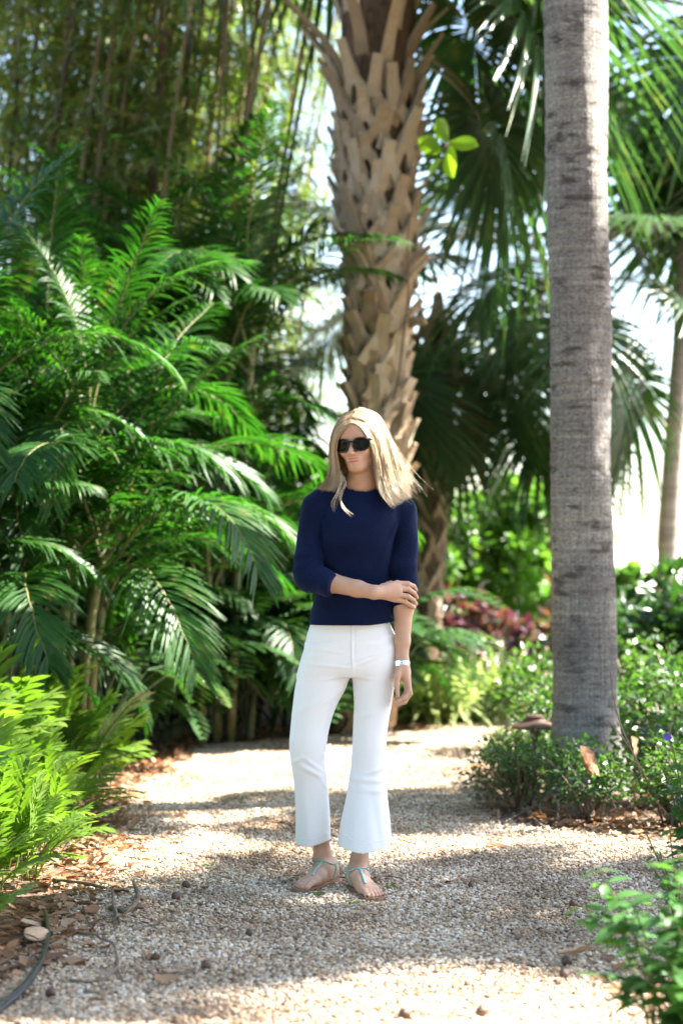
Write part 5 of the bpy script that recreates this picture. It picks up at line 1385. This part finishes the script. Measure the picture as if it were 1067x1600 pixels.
for s in (-1, 1):
    rg = lensring(s, .97); c = rg.mean(0) + HR @ A(0, -.003, 0)
    V = np.vstack([rg, (rg + c) / 2 + HR @ A(0, -.0018, 0), c]); n = 28; jj = np.arange(n); j2 = (jj + 1) % n
    link('lens', mkmesh('lens', V - PO, np.stack([jj, j2, n + j2, n + jj], -1), np.stack([n + jj, n + j2, np.full(n, 2 * n)], -1), None, True, M['lens']), glasses)
    g = Geo(); g.plank(curve([H(s * .070, -.056, .002), H(s * .074, -.02, .002), H(s * .076, .03, .0)], 6) - PO, .006, .003, A(0, 0, 1)); link('temple', g.mesh('temple', M['acetate']), glasses)
# earring
a = np.linspace(0, 5.2, 12); e0 = W(583.5, 729, 7.262)
g = Geo(); g.tube(np.stack([e0[0] + .007 * np.cos(a), np.full(12, e0[1]), e0[2] + .007 * np.sin(a)], 1) - PO, .0011, 5); link('earring', g.mesh('earring', M['silver']), person)

# ---- bracelet watch on the hanging wrist
g0 = Geo(); ax = nrm(W(628, 1045, 7.265) - elL); cw = W(628, 1036, 7.268)
e1 = nrm(np.cross(ax, A(0, 1, 0))); e2 = np.cross(ax, e1)
wt = link('bracelet', None, person)
wt.empty_display_size = .01
for k in range(18):
    a = k * 2 * math.pi / 18
    p = cw + .0262 * math.cos(a) * e1 + .0255 * math.sin(a) * e2; tg = -math.sin(a) * e1 + math.cos(a) * e2; nn = math.cos(a) * e1 + math.sin(a) * e2
    g = Geo(); g.plank(np.array([p - tg * .0042, p + tg * .0042]) - PO, .015, .0032, ax); link('bracelet_link', g.mesh('bracelet_link', M['silver'], False), wt)
g = Geo(); p = cw + .0275 * nrm(A(-.55, -.8, 0)); g.plank(np.array([p - ax * .009, p + ax * .009]) - PO, .018, .005, np.cross(ax, nrm(A(-.55, -.8, 0)))); link('watch_case', g.mesh('watch_case', M['silver'], False), wt)

# ---- sandals
M['sole'] = surfmat('sandal_sole', [(.3, (.24, .13, .08)), (.7, (.36, .21, .13))], 30, rough=.7, bump=.2)
M['strap'] = surfmat('mint_strap', [(.3, (.24, .46, .42)), (.7, (.30, .53, .48))], 60, rough=.55, bump=.15)
def sandal(F, n, label, heel, toe):
    L = np.linalg.norm(toe - heel)
    u = np.array([-.02, .02, .12, .3, .5, .68, .82, .93, 1.0, 1.025]); wi = np.array([.010, .028, .035, .032, .032, .044, .046, .040, .028, .010]); wo = np.array([.010, .028, .035, .034, .038, .046, .045, .038, .022, .008])
    uu = np.linspace(-.02, 1.025, 26); a = hermite(uu, u, wi); b = hermite(uu, u, wo)
    loop = np.vstack([[F(uu[i], a[i], 0) for i in range(26)], [F(uu[i], -b[i], 0) for i in range(25, -1, -1)]]); n_ = len(loop)
    V = np.vstack([loop + A(0, 0, .003), loop + A(0, 0, .0165)]); jj = np.arange(n_); j2 = (jj + 1) % n_
    Q = np.stack([jj, j2, n_ + j2, n_ + jj], -1)
    i = np.arange(25); Q2 = np.stack([n_ + i, n_ + i + 1, n_ + n_ - 2 - i, n_ + n_ - 1 - i], -1); Q3 = np.stack([i, i + 1, n_ - 2 - i, n_ - 1 - i], -1)[:, ::-1]
    so_ = link('sandal', mkmesh('sandal', V - PO, np.vstack([Q, Q2, Q3]), None, None, False, M['sole']), person); so_['label'] = label
    def strap(pts, w=.0042, m=16):
        P = curve(pts, m); out = []
        for p in P:
            h = bvh.find_nearest(Vector(p)); out.append(np.array(h[0]) + np.array(h[1]) * .002)
        out = np.array(out); out[1:-1] = (out[:-2] + out[1:-1] * 2 + out[2:]) / 4
        g = Geo(); g.tube(out - PO, w, 8, flat=.55); link('strap', g.mesh('strap', M['strap']), so_)
    zt = .088
    strap([F(.74, .016, .05), F(.58, .012, .075), F(.40, .008, .10)], .0045)
    ankle = [F(.40, .008, .10), F(.30, .045, .088), F(.14, .045, .080), F(.0, .0, .078), F(.14, -.045, .080), F(.30, -.045, .088), F(.40, .008, .10)]
    strap(ankle, .0042, 34)
    strap([F(.20, .045, .082), F(.22, .045, .05), F(.24, .04, .016)], .004); strap([F(.20, -.045, .082), F(.22, -.045, .05), F(.24, -.04, .016)], .004)
sandal(FL, nL_, 'flat mint T-strap sandal turned towards image left', hlL, toL); sandal(FR, nR_, 'flat mint T-strap sandal pointing at the camera', hlR, toR)
